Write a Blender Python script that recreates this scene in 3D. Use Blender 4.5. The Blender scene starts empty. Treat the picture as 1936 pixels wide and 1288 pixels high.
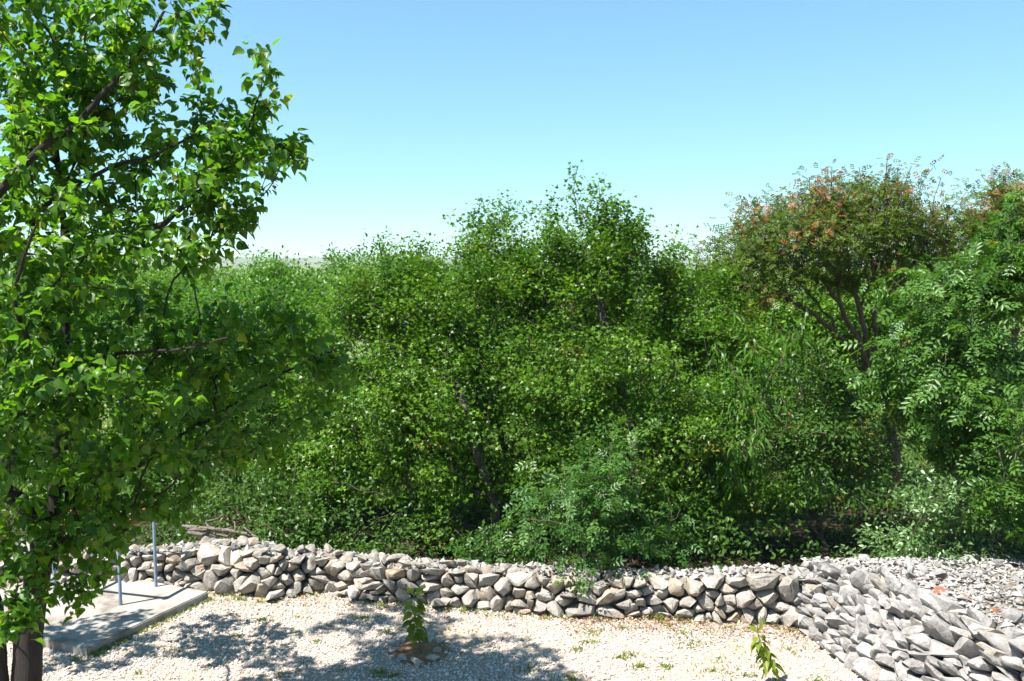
import bpy, bmesh, math, time
import numpy as np
from mathutils import Vector, Matrix, noise

T0 = time.time()
rng = np.random.default_rng(7)
SC = bpy.context.scene
COL = SC.collection

# ------------------------------------------------------------------ camera, sky, sun, exposure
W, Hh, F = 1936.0, 1288.0, 1750.0
CAM_Z = 4.2
PITCH = math.atan(144.0 / F)
cam_d = bpy.data.cameras.new("camera")
cam_d.sensor_width = 36.0
cam_d.lens = 36.0 * F / W
cam_d.clip_end = 20000.0
cam = bpy.data.objects.new("camera", cam_d)
cam.location = (0, 0, CAM_Z)
cam.rotation_euler = (math.pi / 2 - PITCH, 0, 0)
COL.objects.link(cam)
SC.camera = cam

SUN_EL = math.radians(60)
SHADOW_DIR = np.array([0.85, 0.53]); SHADOW_DIR = SHADOW_DIR / np.linalg.norm(SHADOW_DIR)
SUN_VEC = Vector((-SHADOW_DIR[0] * math.cos(SUN_EL), -SHADOW_DIR[1] * math.cos(SUN_EL), math.sin(SUN_EL)))
world = bpy.data.worlds.new("World")
SC.world = world
world.use_nodes = True
wn = world.node_tree
bg = wn.nodes["Background"]
sky = wn.nodes.new("ShaderNodeTexSky")
sky.sky_type = 'NISHITA'
sky.sun_disc = False
sky.sun_elevation = SUN_EL
sky.sun_rotation = math.atan2(SUN_VEC.x, SUN_VEC.y)
sky.air_density = 1.0
sky.dust_density = 0.0
sky.ozone_density = 10.0
EXPOSURE = 1.6
SKY_STRENGTH = 0.10


def vmul(sock, k):
    n = wn.nodes.new("ShaderNodeVectorMath"); n.operation = 'MULTIPLY'
    n.inputs[1].default_value = k
    wn.links.new(sock, n.inputs[0])
    return n.outputs[0]


# camera-like tone response of the whole sky: softer gradient, cleaner cyan
a_ = vmul(sky.outputs[0], (0.19, 0.19, 0.19))
g_ = wn.nodes.new("ShaderNodeGamma"); g_.inputs[1].default_value = 0.7
wn.links.new(a_, g_.inputs[0])
q_ = 1.0 / (SKY_STRENGTH * 2 ** EXPOSURE)
wn.links.new(vmul(g_.outputs[0], (0.87 * q_, 1.11 * q_, 1.04 * q_)), bg.inputs[0])
bg.inputs[1].default_value = SKY_STRENGTH

sun_d = bpy.data.lights.new("sun", 'SUN')
sun_d.energy = 5.0
sun_d.angle = math.radians(0.53)
sun_d.color = (1.0, 0.96, 0.90)
sun = bpy.data.objects.new("sun", sun_d)
sun.rotation_euler = SUN_VEC.to_track_quat('Z', 'Y').to_euler()
sun.location = (0, 0, 30)
COL.objects.link(sun)

SC.view_settings.view_transform = 'Standard'
SC.view_settings.look = 'None'
SC.view_settings.exposure = EXPOSURE
SC.view_settings.gamma = 1.0
SC.render.engine = 'CYCLES'
SC.cycles.max_bounces = 7
SC.cycles.diffuse_bounces = 3
SC.cycles.glossy_bounces = 2
SC.cycles.transmission_bounces = 4
SC.cycles.use_denoising = True


# ------------------------------------------------------------------ helpers
def P(px, row, d):
    """world point seen at photo pixel (px,row) at forward distance d"""
    u = (px - W / 2) / F
    v = (Hh / 2 - row) / F
    cp, sp = math.cos(PITCH), math.sin(PITCH)
    y = cp + v * sp
    z = -sp + v * cp
    return np.array([u * d / y, d, CAM_Z + z * d / y])


def G(px, row, z=0.0):
    """point on the level z seen at a photo pixel"""
    a = P(px, row, 1.0)
    t = (z - CAM_Z) / (a[2] - CAM_Z)
    return np.array([a[0] * t, t, z])


def tag(o, label=None, cat=None, group=None, kind=None):
    if label: o["label"] = label
    if cat: o["category"] = cat
    if group: o["group"] = group
    if kind: o["kind"] = kind
    return o


def empty(name, loc):
    o = bpy.data.objects.new(name, None)
    o.location = tuple(loc)
    o.empty_display_size = 0.2
    COL.objects.link(o)
    return o


def link(name, me, parent=None):
    o = bpy.data.objects.new(name, me)
    COL.objects.link(o)
    if parent is not None:
        o.parent = parent
        o.matrix_parent_inverse = Matrix.Translation(-Vector(parent.location))
    return o


def mesh_np(name, V, faces, mat, attrs=None, smooth=True):
    """faces: list of (n,k) int arrays; attrs: dict of per-point floats"""
    me = bpy.data.meshes.new(name)
    V = np.asarray(V, dtype=np.float32)
    me.vertices.add(len(V))
    me.vertices.foreach_set("co", V.ravel())
    loops = np.concatenate([f.ravel() for f in faces]).astype(np.int32)
    tot = np.concatenate([np.full(len(f), f.shape[1], dtype=np.int32) for f in faces])
    start = np.concatenate([[0], np.cumsum(tot)[:-1]]).astype(np.int32)
    me.loops.add(len(loops))
    me.loops.foreach_set("vertex_index", loops)
    me.polygons.add(len(tot))
    me.polygons.foreach_set("loop_start", start)
    me.polygons.foreach_set("loop_total", tot)
    me.polygons.foreach_set("use_smooth", np.full(len(tot), smooth, dtype=bool))
    if attrs:
        for k, a in attrs.items():
            at = me.attributes.new(k, 'FLOAT', 'POINT')
            at.data.foreach_set("value", np.asarray(a, dtype=np.float32))
    me.materials.append(mat)
    me.update()
    me.validate()
    return me


def norm(a):
    return a / np.maximum(np.linalg.norm(a, axis=-1, keepdims=True), 1e-9)


def np_noise(p, s):
    return noise.noise(Vector(p) * s)


# ------------------------------------------------------------------ materials
def new_mat(name):
    m = bpy.data.materials.new(name)
    m.use_nodes = True
    nt = m.node_tree
    b = nt.nodes["Principled BSDF"]
    return m, nt, b


def ramp(nt, fac, stops):
    r = nt.nodes.new("ShaderNodeValToRGB")
    els = r.color_ramp.elements
    while len(els) < len(stops):
        els.new(0.5)
    for e, (p, c) in zip(els, stops):
        e.position = p
        e.color = (*c, 1)
    nt.links.new(fac, r.inputs[0])
    return r


def tex_noise(nt, scale, detail=6, rough=0.6, coord='Object'):
    tc = nt.nodes.new("ShaderNodeTexCoord")
    n = nt.nodes.new("ShaderNodeTexNoise")
    n.inputs["Scale"].default_value = scale
    n.inputs["Detail"].default_value = detail
    n.inputs["Roughness"].default_value = rough
    nt.links.new(tc.outputs[coord], n.inputs["Vector"])
    return n


def mixc(nt, fac, a, b, mode='MIX'):
    m = nt.nodes.new("ShaderNodeMix")
    m.data_type = 'RGBA'
    m.blend_type = mode
    for s, v in ((m.inputs[0], fac), (m.inputs[6], a), (m.inputs[7], b)):
        if isinstance(v, (int, float)):
            s.default_value = v
        elif isinstance(v, tuple):
            s.default_value = (*v, 1)
        else:
            nt.links.new(v, s)
    return m.outputs[2]


def bump(nt, b, height, strength, dist=0.02):
    n = nt.nodes.new("ShaderNodeBump")
    n.inputs["Strength"].default_value = strength
    n.inputs["Distance"].default_value = dist
    nt.links.new(height, n.inputs["Height"])
    nt.links.new(n.outputs[0], b.inputs["Normal"])


def leaf_mat(name, dark, light, young=(0.35, 0.08, 0.05), trans=0.4, rough=0.38, spec=0.22, tcol=None):
    m, nt, b = new_mat(name)
    at = nt.nodes.new("ShaderNodeAttribute"); at.attribute_name = "tint"
    ay = nt.nodes.new("ShaderNodeAttribute"); ay.attribute_name = "young"
    c = mixc(nt, at.outputs["Fac"], dark, light)
    c = mixc(nt, ay.outputs["Fac"], c, young)
    nt.links.new(c, b.inputs["Base Color"])
    b.inputs["Roughness"].default_value = rough
    b.inputs["Specular IOR Level"].default_value = spec
    tr = nt.nodes.new("ShaderNodeBsdfTranslucent")
    ct = mixc(nt, 1.0, c, tcol or (1.9, 2.0, 0.7), 'MULTIPLY')
    nt.links.new(ct, tr.inputs["Color"])
    mx = nt.nodes.new("ShaderNodeMixShader")
    mx.inputs[0].default_value = trans
    nt.links.new(b.outputs[0], mx.inputs[1])
    nt.links.new(tr.outputs[0], mx.inputs[2])
    nt.links.new(mx.outputs[0], nt.nodes["Material Output"].inputs["Surface"])
    return m


M = {}
M["apricot"] = leaf_mat("apricot_leaf", (0.020, 0.070, 0.007), (0.088, 0.190, 0.013), (0.22, 0.26, 0.02), trans=0.44, rough=0.42, spec=0.33, tcol=(2.3, 2.4, 0.6))
M["maple"] = leaf_mat("maple_leaf", (0.020, 0.066, 0.006), (0.112, 0.212, 0.014), (0.17, 0.13, 0.02), trans=0.30, tcol=(1.75, 2.0, 0.7))
M["terebinth"] = leaf_mat("terebinth_leaf", (0.036, 0.078, 0.010), (0.110, 0.155, 0.020), (0.30, 0.095, 0.055), trans=0.30)
M["ash"] = leaf_mat("compound_leaf", (0.024, 0.075, 0.010), (0.080, 0.165, 0.024), (0.22, 0.12, 0.02), trans=0.30, spec=0.3)
M["bluegreen"] = leaf_mat("blue_green_leaf", (0.026, 0.080, 0.014), (0.086, 0.170, 0.034), trans=0.30, spec=0.3)
M["glossy"] = leaf_mat("glossy_leaf", (0.018, 0.055, 0.007), (0.058, 0.122, 0.016), (0.2, 0.11, 0.02), trans=0.24, rough=0.40, spec=0.25)
M["silver"] = leaf_mat("silvery_leaf", (0.062, 0.135, 0.038), (0.140, 0.225, 0.080), (0.12, 0.16, 0.02), trans=0.30, rough=0.36, spec=0.5)
M["pale"] = leaf_mat("pale_leaf", (0.028, 0.085, 0.009), (0.092, 0.185, 0.020), (0.2, 0.15, 0.03), trans=0.34, tcol=(1.7, 2.0, 0.7))
M["narrow"] = leaf_mat("narrow_leaf", (0.034, 0.100, 0.012), (0.095, 0.190, 0.024), trans=0.40)
M["grass"] = leaf_mat("grass_blade", (0.060, 0.125, 0.020), (0.150, 0.210, 0.045), (0.33, 0.26, 0.11), trans=0.4, rough=0.5)
M["sapling"] = leaf_mat("sapling_leaf", (0.060, 0.145, 0.012), (0.130, 0.230, 0.022), (0.26, 0.17, 0.04), trans=0.45)


def bark_mat(name, a, b_, scale=14):
    m, nt, b = new_mat(name)
    tc = nt.nodes.new("ShaderNodeTexCoord")
    mp = nt.nodes.new("ShaderNodeMapping")
    mp.inputs["Scale"].default_value = (1, 1, 0.35)
    nt.links.new(tc.outputs["Object"], mp.inputs["Vector"])
    n = nt.nodes.new("ShaderNodeTexNoise")
    n.inputs["Scale"].default_value = scale; n.inputs["Detail"].default_value = 8; n.inputs["Roughness"].default_value = 0.7
    nt.links.new(mp.outputs[0], n.inputs["Vector"])
    v = nt.nodes.new("ShaderNodeTexVoronoi")
    v.feature = 'DISTANCE_TO_EDGE'; v.inputs["Scale"].default_value = scale * 1.6
    mv = mixc(nt, 0.25, mp.outputs[0], n.outputs["Color"])
    nt.links.new(mv, v.inputs["Vector"])
    r = ramp(nt, n.outputs["Fac"], [(0.3, a), (0.7, b_)])
    nt.links.new(r.outputs[0], b.inputs["Base Color"])
    b.inputs["Roughness"].default_value = 0.9
    mm = nt.nodes.new("ShaderNodeMath"); mm.operation = 'ADD'
    r2 = ramp(nt, v.outputs["Distance"], [(0.0, (0, 0, 0)), (0.25, (1, 1, 1))])
    nt.links.new(r2.outputs[0], mm.inputs[0]); nt.links.new(n.outputs["Fac"], mm.inputs[1])
    bump(nt, b, mm.outputs[0], 0.8, 0.015)
    return m


M["bark_dark"] = bark_mat("apricot_bark", (0.015, 0.011, 0.009), (0.055, 0.041, 0.034), 22)
M["bark_grey"] = bark_mat("grey_brown_bark", (0.08, 0.062, 0.05), (0.27, 0.225, 0.18), 12)
M["bark_shaded"] = bark_mat("shaded_grey_bark", (0.030, 0.024, 0.019), (0.095, 0.076, 0.060), 12)  # grey bark darkened: crown shade put into the maple trunks' colour
M["bark_red"] = bark_mat("red_brown_bark", (0.07, 0.04, 0.03), (0.22, 0.14, 0.10), 12)
M["deadwood"] = bark_mat("dead_wood", (0.13, 0.10, 0.08), (0.32, 0.27, 0.22), 18)


def stone_mat(name, grey, pale, tan, tanamt):
    m, nt, b = new_mat(name)
    oi = nt.nodes.new("ShaderNodeObjectInfo")
    n1 = tex_noise(nt, 5.0, 8, 0.65)
    add = nt.nodes.new("ShaderNodeVectorMath"); add.operation = 'ADD'
    tc = nt.nodes.new("ShaderNodeTexCoord")
    sc = nt.nodes.new("ShaderNodeVectorMath"); sc.operation = 'SCALE'
    comb = nt.nodes.new("ShaderNodeCombineXYZ")
    for i in range(3):
        nt.links.new(oi.outputs["Random"], comb.inputs[i])
    nt.links.new(comb.outputs[0], sc.inputs[0]); sc.inputs["Scale"].default_value = 37.0
    nt.links.new(tc.outputs["Object"], add.inputs[0]); nt.links.new(sc.outputs[0], add.inputs[1])
    nt.links.new(add.outputs[0], n1.inputs["Vector"])
    n2 = tex_noise(nt, 28.0, 8, 0.7); nt.links.new(add.outputs[0], n2.inputs["Vector"])
    n3 = tex_noise(nt, 2.2, 4, 0.6); nt.links.new(add.outputs[0], n3.inputs["Vector"])
    c1 = ramp(nt, n1.outputs["Fac"], [(0.32, grey), (0.66, pale)])
    # stains of ochre, more on some stones than on others
    st = nt.nodes.new("ShaderNodeMath"); st.operation = 'MULTIPLY_ADD'
    nt.links.new(oi.outputs["Random"], st.inputs[0]); st.inputs[1].default_value = 0.32; nt.links.new(n3.outputs["Fac"], st.inputs[2])
    r3 = ramp(nt, st.outputs[0], [(0.86 - tanamt, (0, 0, 0)), (1.04 - tanamt * 0.6, (0.85, 0.85, 0.85))])
    c2 = mixc(nt, r3.outputs[0], c1.outputs[0], tan)
    # dark lichen specks
    r4 = ramp(nt, n2.outputs["Fac"], [(0.30, (0.42, 0.42, 0.42)), (0.50, (1, 1, 1))])
    c3 = mixc(nt, 0.8, c2, r4.outputs[0], 'MULTIPLY')
    hv = nt.nodes.new("ShaderNodeHueSaturation")
    mr = nt.nodes.new("ShaderNodeMapRange")
    mr.inputs["To Min"].default_value = 0.84; mr.inputs["To Max"].default_value = 1.15
    nt.links.new(oi.outputs["Random"], mr.inputs[0]); nt.links.new(mr.outputs[0], hv.inputs["Value"])
    nt.links.new(c3, hv.inputs["Color"])
    nt.links.new(hv.outputs[0], b.inputs["Base Color"])
    b.inputs["Roughness"].default_value = 0.92
    b.inputs["Specular IOR Level"].default_value = 0.25
    mm = nt.nodes.new("ShaderNodeMath"); mm.operation = 'ADD'
    nt.links.new(n1.outputs["Fac"], mm.inputs[0]); nt.links.new(n2.outputs["Fac"], mm.inputs[1])
    bump(nt, b, mm.outputs[0], 0.75, 0.03)
    return m


M["stone"] = stone_mat("wall_limestone", (0.165, 0.147, 0.130), (0.43, 0.39, 0.34), (0.34, 0.245, 0.16), 0.13)
M["stone_pale"] = stone_mat("pale_limestone", (0.165, 0.155, 0.148), (0.37, 0.35, 0.33), (0.34, 0.26, 0.18), 0.05)
M["stone_ring"] = stone_mat("ring_limestone", (0.30, 0.27, 0.25), (0.52, 0.47, 0.42), (0.38, 0.27, 0.18), 0.1)


def attr_mat(name, stops, rough=0.9, bscale=60):
    m, nt, b = new_mat(name)
    at = nt.nodes.new("ShaderNodeAttribute"); at.attribute_name = "tint"
    r = ramp(nt, at.outputs["Fac"], stops)
    n = tex_noise(nt, bscale, 4)
    rr = ramp(nt, n.outputs["Fac"], [(0.3, (0.78, 0.78, 0.78)), (0.65, (1, 1, 1))])
    c = mixc(nt, 1.0, r.outputs[0], rr.outputs[0], 'MULTIPLY')
    nt.links.new(c, b.inputs["Base Color"])
    b.inputs["Roughness"].default_value = rough
    b.inputs["Specular IOR Level"].default_value = 0.25
    return m


M["gravel"] = attr_mat("crushed_limestone_gravel", [(0.0, (0.28, 0.23, 0.19)), (0.2, (0.50, 0.445, 0.395)), (0.88, (0.63, 0.58, 0.525)), (1.0, (0.52, 0.39, 0.29))])
M["litter"] = attr_mat("dry_leaf_litter", [(0.0, (0.12, 0.06, 0.03)), (0.5, (0.26, 0.15, 0.08)), (1.0, (0.40, 0.27, 0.15))])
M["rubble"] = attr_mat("pale_rubble", [(0.0, (0.17, 0.16, 0.15)), (0.5, (0.29, 0.28, 0.265)), (1.0, (0.36, 0.335, 0.30))], bscale=40)

m, nt, b = new_mat("gravel_bed")
n1 = tex_noise(nt, 70, 6, 0.7); n2 = tex_noise(nt, 1.3, 5, 0.6)
c1 = ramp(nt, n1.outputs["Fac"], [(0.35, (0.24, 0.185, 0.14)), (0.65, (0.45, 0.37, 0.31))])
r2 = ramp(nt, n2.outputs["Fac"], [(0.45, (0, 0, 0)), (0.75, (0.55, 0.55, 0.55))])
c = mixc(nt, r2.outputs[0], c1.outputs[0], (0.42, 0.32, 0.20))
nt.links.new(c, b.inputs["Base Color"]); b.inputs["Roughness"].default_value = 0.95
bump(nt, b, n1.outputs["Fac"], 0.9, 0.02)
M["yard"] = m

m, nt, b = new_mat("meadow_soil")
n1 = tex_noise(nt, 3.0, 8, 0.7); n2 = tex_noise(nt, 0.05, 5, 0.6)
c1 = ramp(nt, n1.outputs["Fac"], [(0.35, (0.055, 0.085, 0.025)), (0.65, (0.12, 0.16, 0.045))])
r2 = ramp(nt, n2.outputs["Fac"], [(0.4, (0, 0, 0)), (0.7, (0.6, 0.6, 0.6))])
c = mixc(nt, r2.outputs[0], c1.outputs[0], (0.16, 0.15, 0.06))
nt.links.new(c, b.inputs["Base Color"]); b.inputs["Roughness"].default_value = 0.95
bump(nt, b, n1.outputs["Fac"], 0.8, 0.05)
M["ground"] = m

m, nt, b = new_mat("hill_scrub")
n1 = tex_noise(nt, 0.02, 8, 0.7)
c1 = ramp(nt, n1.outputs["Fac"], [(0.35, (0.05, 0.07, 0.03)), (0.65, (0.13, 0.14, 0.08))])
nt.links.new(c1.outputs[0], b.inputs["Base Color"]); b.inputs["Roughness"].default_value = 1.0
M["hills"] = m

m, nt, b = new_mat("shaded_leaf_mould")
n1 = tex_noise(nt, 14, 8, 0.75)
c1 = ramp(nt, n1.outputs["Fac"], [(0.35, (0.022, 0.017, 0.011)), (0.68, (0.075, 0.055, 0.034))])  # floor brown kept very dark, painting in the shade under the trees
nt.links.new(c1.outputs[0], b.inputs["Base Color"]); b.inputs["Roughness"].default_value = 1.0; b.inputs["Specular IOR Level"].default_value = 0.1
bump(nt, b, n1.outputs["Fac"], 1.0, 0.05)
M["shaded_mould"] = m

m, nt, b = new_mat("red_soil")
n1 = tex_noise(nt, 30, 8, 0.7)
c1 = ramp(nt, n1.outputs["Fac"], [(0.35, (0.16, 0.075, 0.035)), (0.65, (0.34, 0.19, 0.10))])
nt.links.new(c1.outputs[0], b.inputs["Base Color"]); b.inputs["Roughness"].default_value = 0.95
bump(nt, b, n1.outputs["Fac"], 1.0, 0.03)
M["soil"] = m

m, nt, b = new_mat("wall_core_earth")
n1 = tex_noise(nt, 18, 8, 0.7)
c1 = ramp(nt, n1.outputs["Fac"], [(0.35, (0.13, 0.105, 0.08)), (0.65, (0.27, 0.23, 0.185))])
nt.links.new(c1.outputs[0], b.inputs["Base Color"]); b.inputs["Roughness"].default_value = 0.95
bump(nt, b, n1.outputs["Fac"], 1.0, 0.05)
M["core"] = m

m, nt, b = new_mat("concrete")
n1 = tex_noise(nt, 2.2, 8, 0.65); n2 = tex_noise(nt, 90, 5, 0.7)
c1 = ramp(nt, n1.outputs["Fac"], [(0.36, (0.15, 0.125, 0.10)), (0.47, (0.26, 0.235, 0.205)), (0.66, (0.33, 0.315, 0.29))])
r2 = ramp(nt, n2.outputs["Fac"], [(0.3, (0.72, 0.72, 0.72)), (0.6, (1, 1, 1))])
c = mixc(nt, 1.0, c1.outputs[0], r2.outputs[0], 'MULTIPLY')
nt.links.new(c, b.inputs["Base Color"]); b.inputs["Roughness"].default_value = 0.85
bump(nt, b, n2.outputs["Fac"], 0.4, 0.006)
M["concrete"] = m


def plain(name, c, c2, scale, rough, metal=0.0):
    m, nt, b = new_mat(name)
    n = tex_noise(nt, scale, 8, 0.7)
    r = ramp(nt, n.outputs["Fac"], [(0.35, c), (0.68, c2)])
    nt.links.new(r.outputs[0], b.inputs["Base Color"])
    b.inputs["Roughness"].default_value = rough; b.inputs["Metallic"].default_value = metal
    bump(nt, b, n.outputs["Fac"], 0.3, 0.004)
    return m


M["tube"] = plain("blue_grey_painted_tube", (0.13, 0.19, 0.25), (0.21, 0.28, 0.34), 9, 0.5, 0.2)
M["rust"] = plain("rust_brown_angle_iron", (0.13, 0.042, 0.025), (0.24, 0.085, 0.045), 20, 0.75, 0.1)
M["sheet"] = plain("grey_weathered_board", (0.22, 0.20, 0.19), (0.36, 0.34, 0.32), 12, 0.8)
M["brick"] = plain("red_terracotta", (0.24, 0.075, 0.035), (0.34, 0.13, 0.065), 25, 0.85)
M["twig"] = plain("red_brown_twig", (0.10, 0.055, 0.035), (0.19, 0.11, 0.07), 40, 0.7)

# ------------------------------------------------------------------ setting: ground, hills, yard, slab
WALL = [(-60, 1112), (120, 1112), (285, 1108), (400, 1118), (508, 1131), (596, 1119), (660, 1125), (720, 1138),
        (847, 1146), (951, 1156), (1102, 1166), (1236, 1164), (1371, 1178), (1500, 1184), (1560, 1186)]
wall_base = np.array([G(a, r) for a, r in WALL])


def ground_sheet():
    xs = np.concatenate([-np.geomspace(6000, 8, 22), np.linspace(-7, 7, 29), np.geomspace(8, 6000, 22)])
    ys = np.concatenate([[-600, -100, -20, 0], np.linspace(4, 40, 37), np.geomspace(44, 7000, 26)])
    X, Y = np.meshgrid(xs, ys)
    Z = np.full_like(X, -0.03)
    far = Y > 14
    for i, j in zip(*np.nonzero(far & (Y < 300) & (abs(X) < 300))):
        Z[i, j] += 0.25 * noise.noise(Vector((X[i, j] * 0.08, Y[i, j] * 0.08, 3))) * min(1, (Y[i, j] - 14) / 6)
    V = np.stack([X, Y, Z], -1).reshape(-1, 3)
    nx = len(xs); ny = len(ys)
    a = (np.arange(ny - 1)[:, None] * nx + np.arange(nx - 1)).ravel()
    Fc = np.stack([a, a + 1, a + nx + 1, a + nx], -1)
    o = link("ground", mesh_np("ground", V, [Fc], M["ground"]))
    tag(o, "grassy ground stretching from behind the stone wall to the horizon", None, None, "structure")


ground_sheet()


def hills():
    xs = np.linspace(-3600, 3600, 220)
    prof = np.array([20 + 16 * noise.noise(Vector((x / 900.0, 2.2, 0))) + 7 * noise.noise(Vector((x / 260.0, 9.1, 0))) + 2.0 * noise.noise(Vector((x / 70.0, 4.4, 0))) for x in xs])
    prof = np.maximum(prof, 8) * 0.6 + 11
    rows = []
    for k, f in enumerate((0.0, 0.35, 0.75, 1.0, 0.8, 0.0)):
        y = 2700 + (k - 3) * 160
        rows.append(np.stack([xs, np.full_like(xs, y), prof * f - 1.0 + (f > 0) * 1.0], -1))
    V = np.concatenate(rows); nx = len(xs)
    a = (np.arange(5)[:, None] * nx + np.arange(nx - 1)).ravel()
    o = link("hills", mesh_np("hills", V, [np.stack([a, a + 1, a + nx + 1, a + nx], -1)], M["hills"]))
    tag(o, "low blue ridge of hills on the horizon", None, None, "structure")


hills()


def woodland_floor():
    r = np.random.default_rng(3)
    xs = np.linspace(-14, 14, 57); ys = np.linspace(0, 1, 9)
    V = []
    for t in ys:
        for x in xs:
            y0 = np.interp(x, wall_base[:, 0], wall_base[:, 1]) + 0.3
            V.append((x, y0 + (16.2 + 1.0 * noise.noise(Vector((x * .4, 0, 0))) - y0) * t, -0.012 + 0.03 * max(0, noise.noise(Vector((x * 1.5, t * 5, 0)))) * (0 < t < 1)))
    a = (np.arange(8)[:, None] * 57 + np.arange(56)).ravel()
    o = link("woodland_floor", mesh_np("woodland_floor", np.array(V), [np.stack([a, a + 1, a + 58, a + 57], -1)], M["shaded_mould"]))
    tag(o, "woodland floor behind the wall, coloured dark to stand in for tree shade", None, None, "structure")


def yard():
    V = [(-16, -3, 0), (16, -3, 0)]
    line = [(p[0], p[1] + 0.25, 0.0) for p in wall_base[::-1]]
    V = V + [(16, 10.6, 0), (4.2, 11.0, 0)] + line + [(-16, 12.6, 0)]
    me = bpy.data.meshes.new("gravel_yard")
    me.from_pydata(V, [], [list(range(len(V)))])
    me.materials.append(M["yard"])
    o = link("gravel_yard", me)
    tag(o, "sunlit pale gravel yard in front of the stone wall", None, None, "structure")


yard()
woodland_floor()

SL_N = G(165, 1225, 0.1); SL_R = G(395, 1118, 0.1)
e1 = norm((SL_R - SL_N)[:2]); e2 = np.array([-e1[1], e1[0]])
SL_L = np.linalg.norm((SL_R - SL_N)[:2]); SL_W = 2.5


def slab_pt(a, b_, z=0.1):
    q = SL_N[:2] + e1 * a + e2 * b_
    return np.array([q[0], q[1], z])


def slab():
    bm = bmesh.new()
    ny, nx = 9, 11
    bot = [bm.verts.new(slab_pt(a, b_, -0.05)) for a, b_ in ((0, 0), (SL_L, 0), (SL_L, SL_W), (0, SL_W))]
    top = [bm.verts.new(slab_pt(a, b_, 0.1)) for a, b_ in ((0, 0), (SL_L, 0), (SL_L, SL_W), (0, SL_W))]
    bm.faces.new(top); bm.faces.new(bot[::-1])
    for i in range(4):
        bm.faces.new((bot[i], bot[(i + 1) % 4], top[(i + 1) % 4], top[i]))
    bmesh.ops.recalc_face_normals(bm, faces=bm.faces[:])
    bmesh.ops.bevel(bm, geom=[e for e in bm.edges], offset=0.012, segments=2, affect='EDGES')
    bmesh.ops.subdivide_edges(bm, edges=[e for e in bm.edges if e.calc_length() > 1.0], cuts=14)
    for v in bm.verts:
        v.co += Vector((noise.noise(v.co * 6), noise.noise(v.co * 6 + Vector((5, 0, 0))), 0)) * 0.008
    me = bpy.data.meshes.new("concrete_slab"); bm.to_mesh(me); bm.free()
    me.materials.append(M["concrete"])
    o = link("concrete_slab", me)
    tag(o, "pale concrete slab raised above the gravel behind the tree trunk", None, None, "structure")


slab()


# ------------------------------------------------------------------ stones
def clip_poly(poly, n, c):
    """keep points with dot(p,n) <= c"""
    out = []
    L = len(poly)
    for i in range(L):
        a, b_ = poly[i], poly[(i + 1) % L]
        da, db = a @ n - c, b_ @ n - c
        if da <= 0: out.append(a)
        if (da < 0 < db) or (db < 0 < da):
            out.append(a + (b_ - a) * (da / (da - db)))
    return out


def centroid(poly):
    p = np.array(poly); x, y = p[:, 0], p[:, 1]
    x2, y2 = np.roll(x, -1), np.roll(y, -1)
    cr = x * y2 - x2 * y
    A = cr.sum() / 2
    if abs(A) < 1e-9: return p.mean(0), 0
    return np.array([((x + x2) * cr).sum(), ((y + y2) * cr).sum()]) / (6 * A), abs(A)


def cells(pts, inside_planes, box=0.6):
    res = []
    for i, p in enumerate(pts):
        poly = [p + np.array(q) * box for q in ((-1, -1), (1, -1), (1, 1), (-1, 1))]
        d2 = ((pts - p) ** 2).sum(1)
        for j in np.argsort(d2)[1:18]:
            n = pts[j] - p
            poly = clip_poly(poly, n, n @ (pts[j] + p) / 2)
            if len(poly) < 3: break
        for n, c in inside_planes(p):
            if len(poly) >= 3: poly = clip_poly(poly, n, c)
        res.append(poly)
    return res


def voronoi(n_pts, ulen, vtop, planes, aspect, seed, relax=2):
    r = np.random.default_rng(seed)
    pts = []
    while len(pts) < n_pts:
        u = r.uniform(0, ulen); v = r.uniform(0, vtop(u) * aspect)
        pts.append((u, v))
    pts = np.array(pts)
    for _ in range(relax):
        cs = cells(pts, planes)
        for i, c in enumerate(cs):
            if len(c) >= 3: pts[i] = pts[i] * 0.55 + centroid(c)[0] * 0.45
    return pts, cells(pts, planes)


def hull_stone(points, name, mat, rough=0.05, size=0.2, seed=0, sub=True):
    bm = bmesh.new()
    vs = [bm.verts.new(p) for p in points]
    r = bmesh.ops.convex_hull(bm, input=vs)
    bmesh.ops.delete(bm, geom=[v for v in bm.verts if not v.link_faces], context='VERTS')
    if sub:
        bmesh.ops.bevel(bm, geom=bm.edges[:], offset=size * 0.05, segments=1, affect='EDGES', clamp_overlap=True) if False else None
        bmesh.ops.subdivide_edges(bm, edges=bm.edges[:], cuts=1, smooth=0.12, use_grid_fill=True)
        off = Vector((seed * 1.37, seed * 0.71, seed * 2.11))
        for v in bm.verts:
            k = noise.noise(v.co * (2.2 / size) + off) + 0.5 * noise.noise(v.co * (5 / size) + off)
            v.co += v.normal * k * rough * size
    bmesh.ops.recalc_face_normals(bm, faces=bm.faces[:])
    for f in bm.faces: f.smooth = True
    for e in bm.edges:
        if len(e.link_faces) == 2 and e.calc_face_angle(0) > math.radians(27): e.smooth = False
    me = bpy.data.meshes.new(name)
    bm.to_mesh(me); bm.free()
    me.materials.append(mat)
    return me


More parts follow.
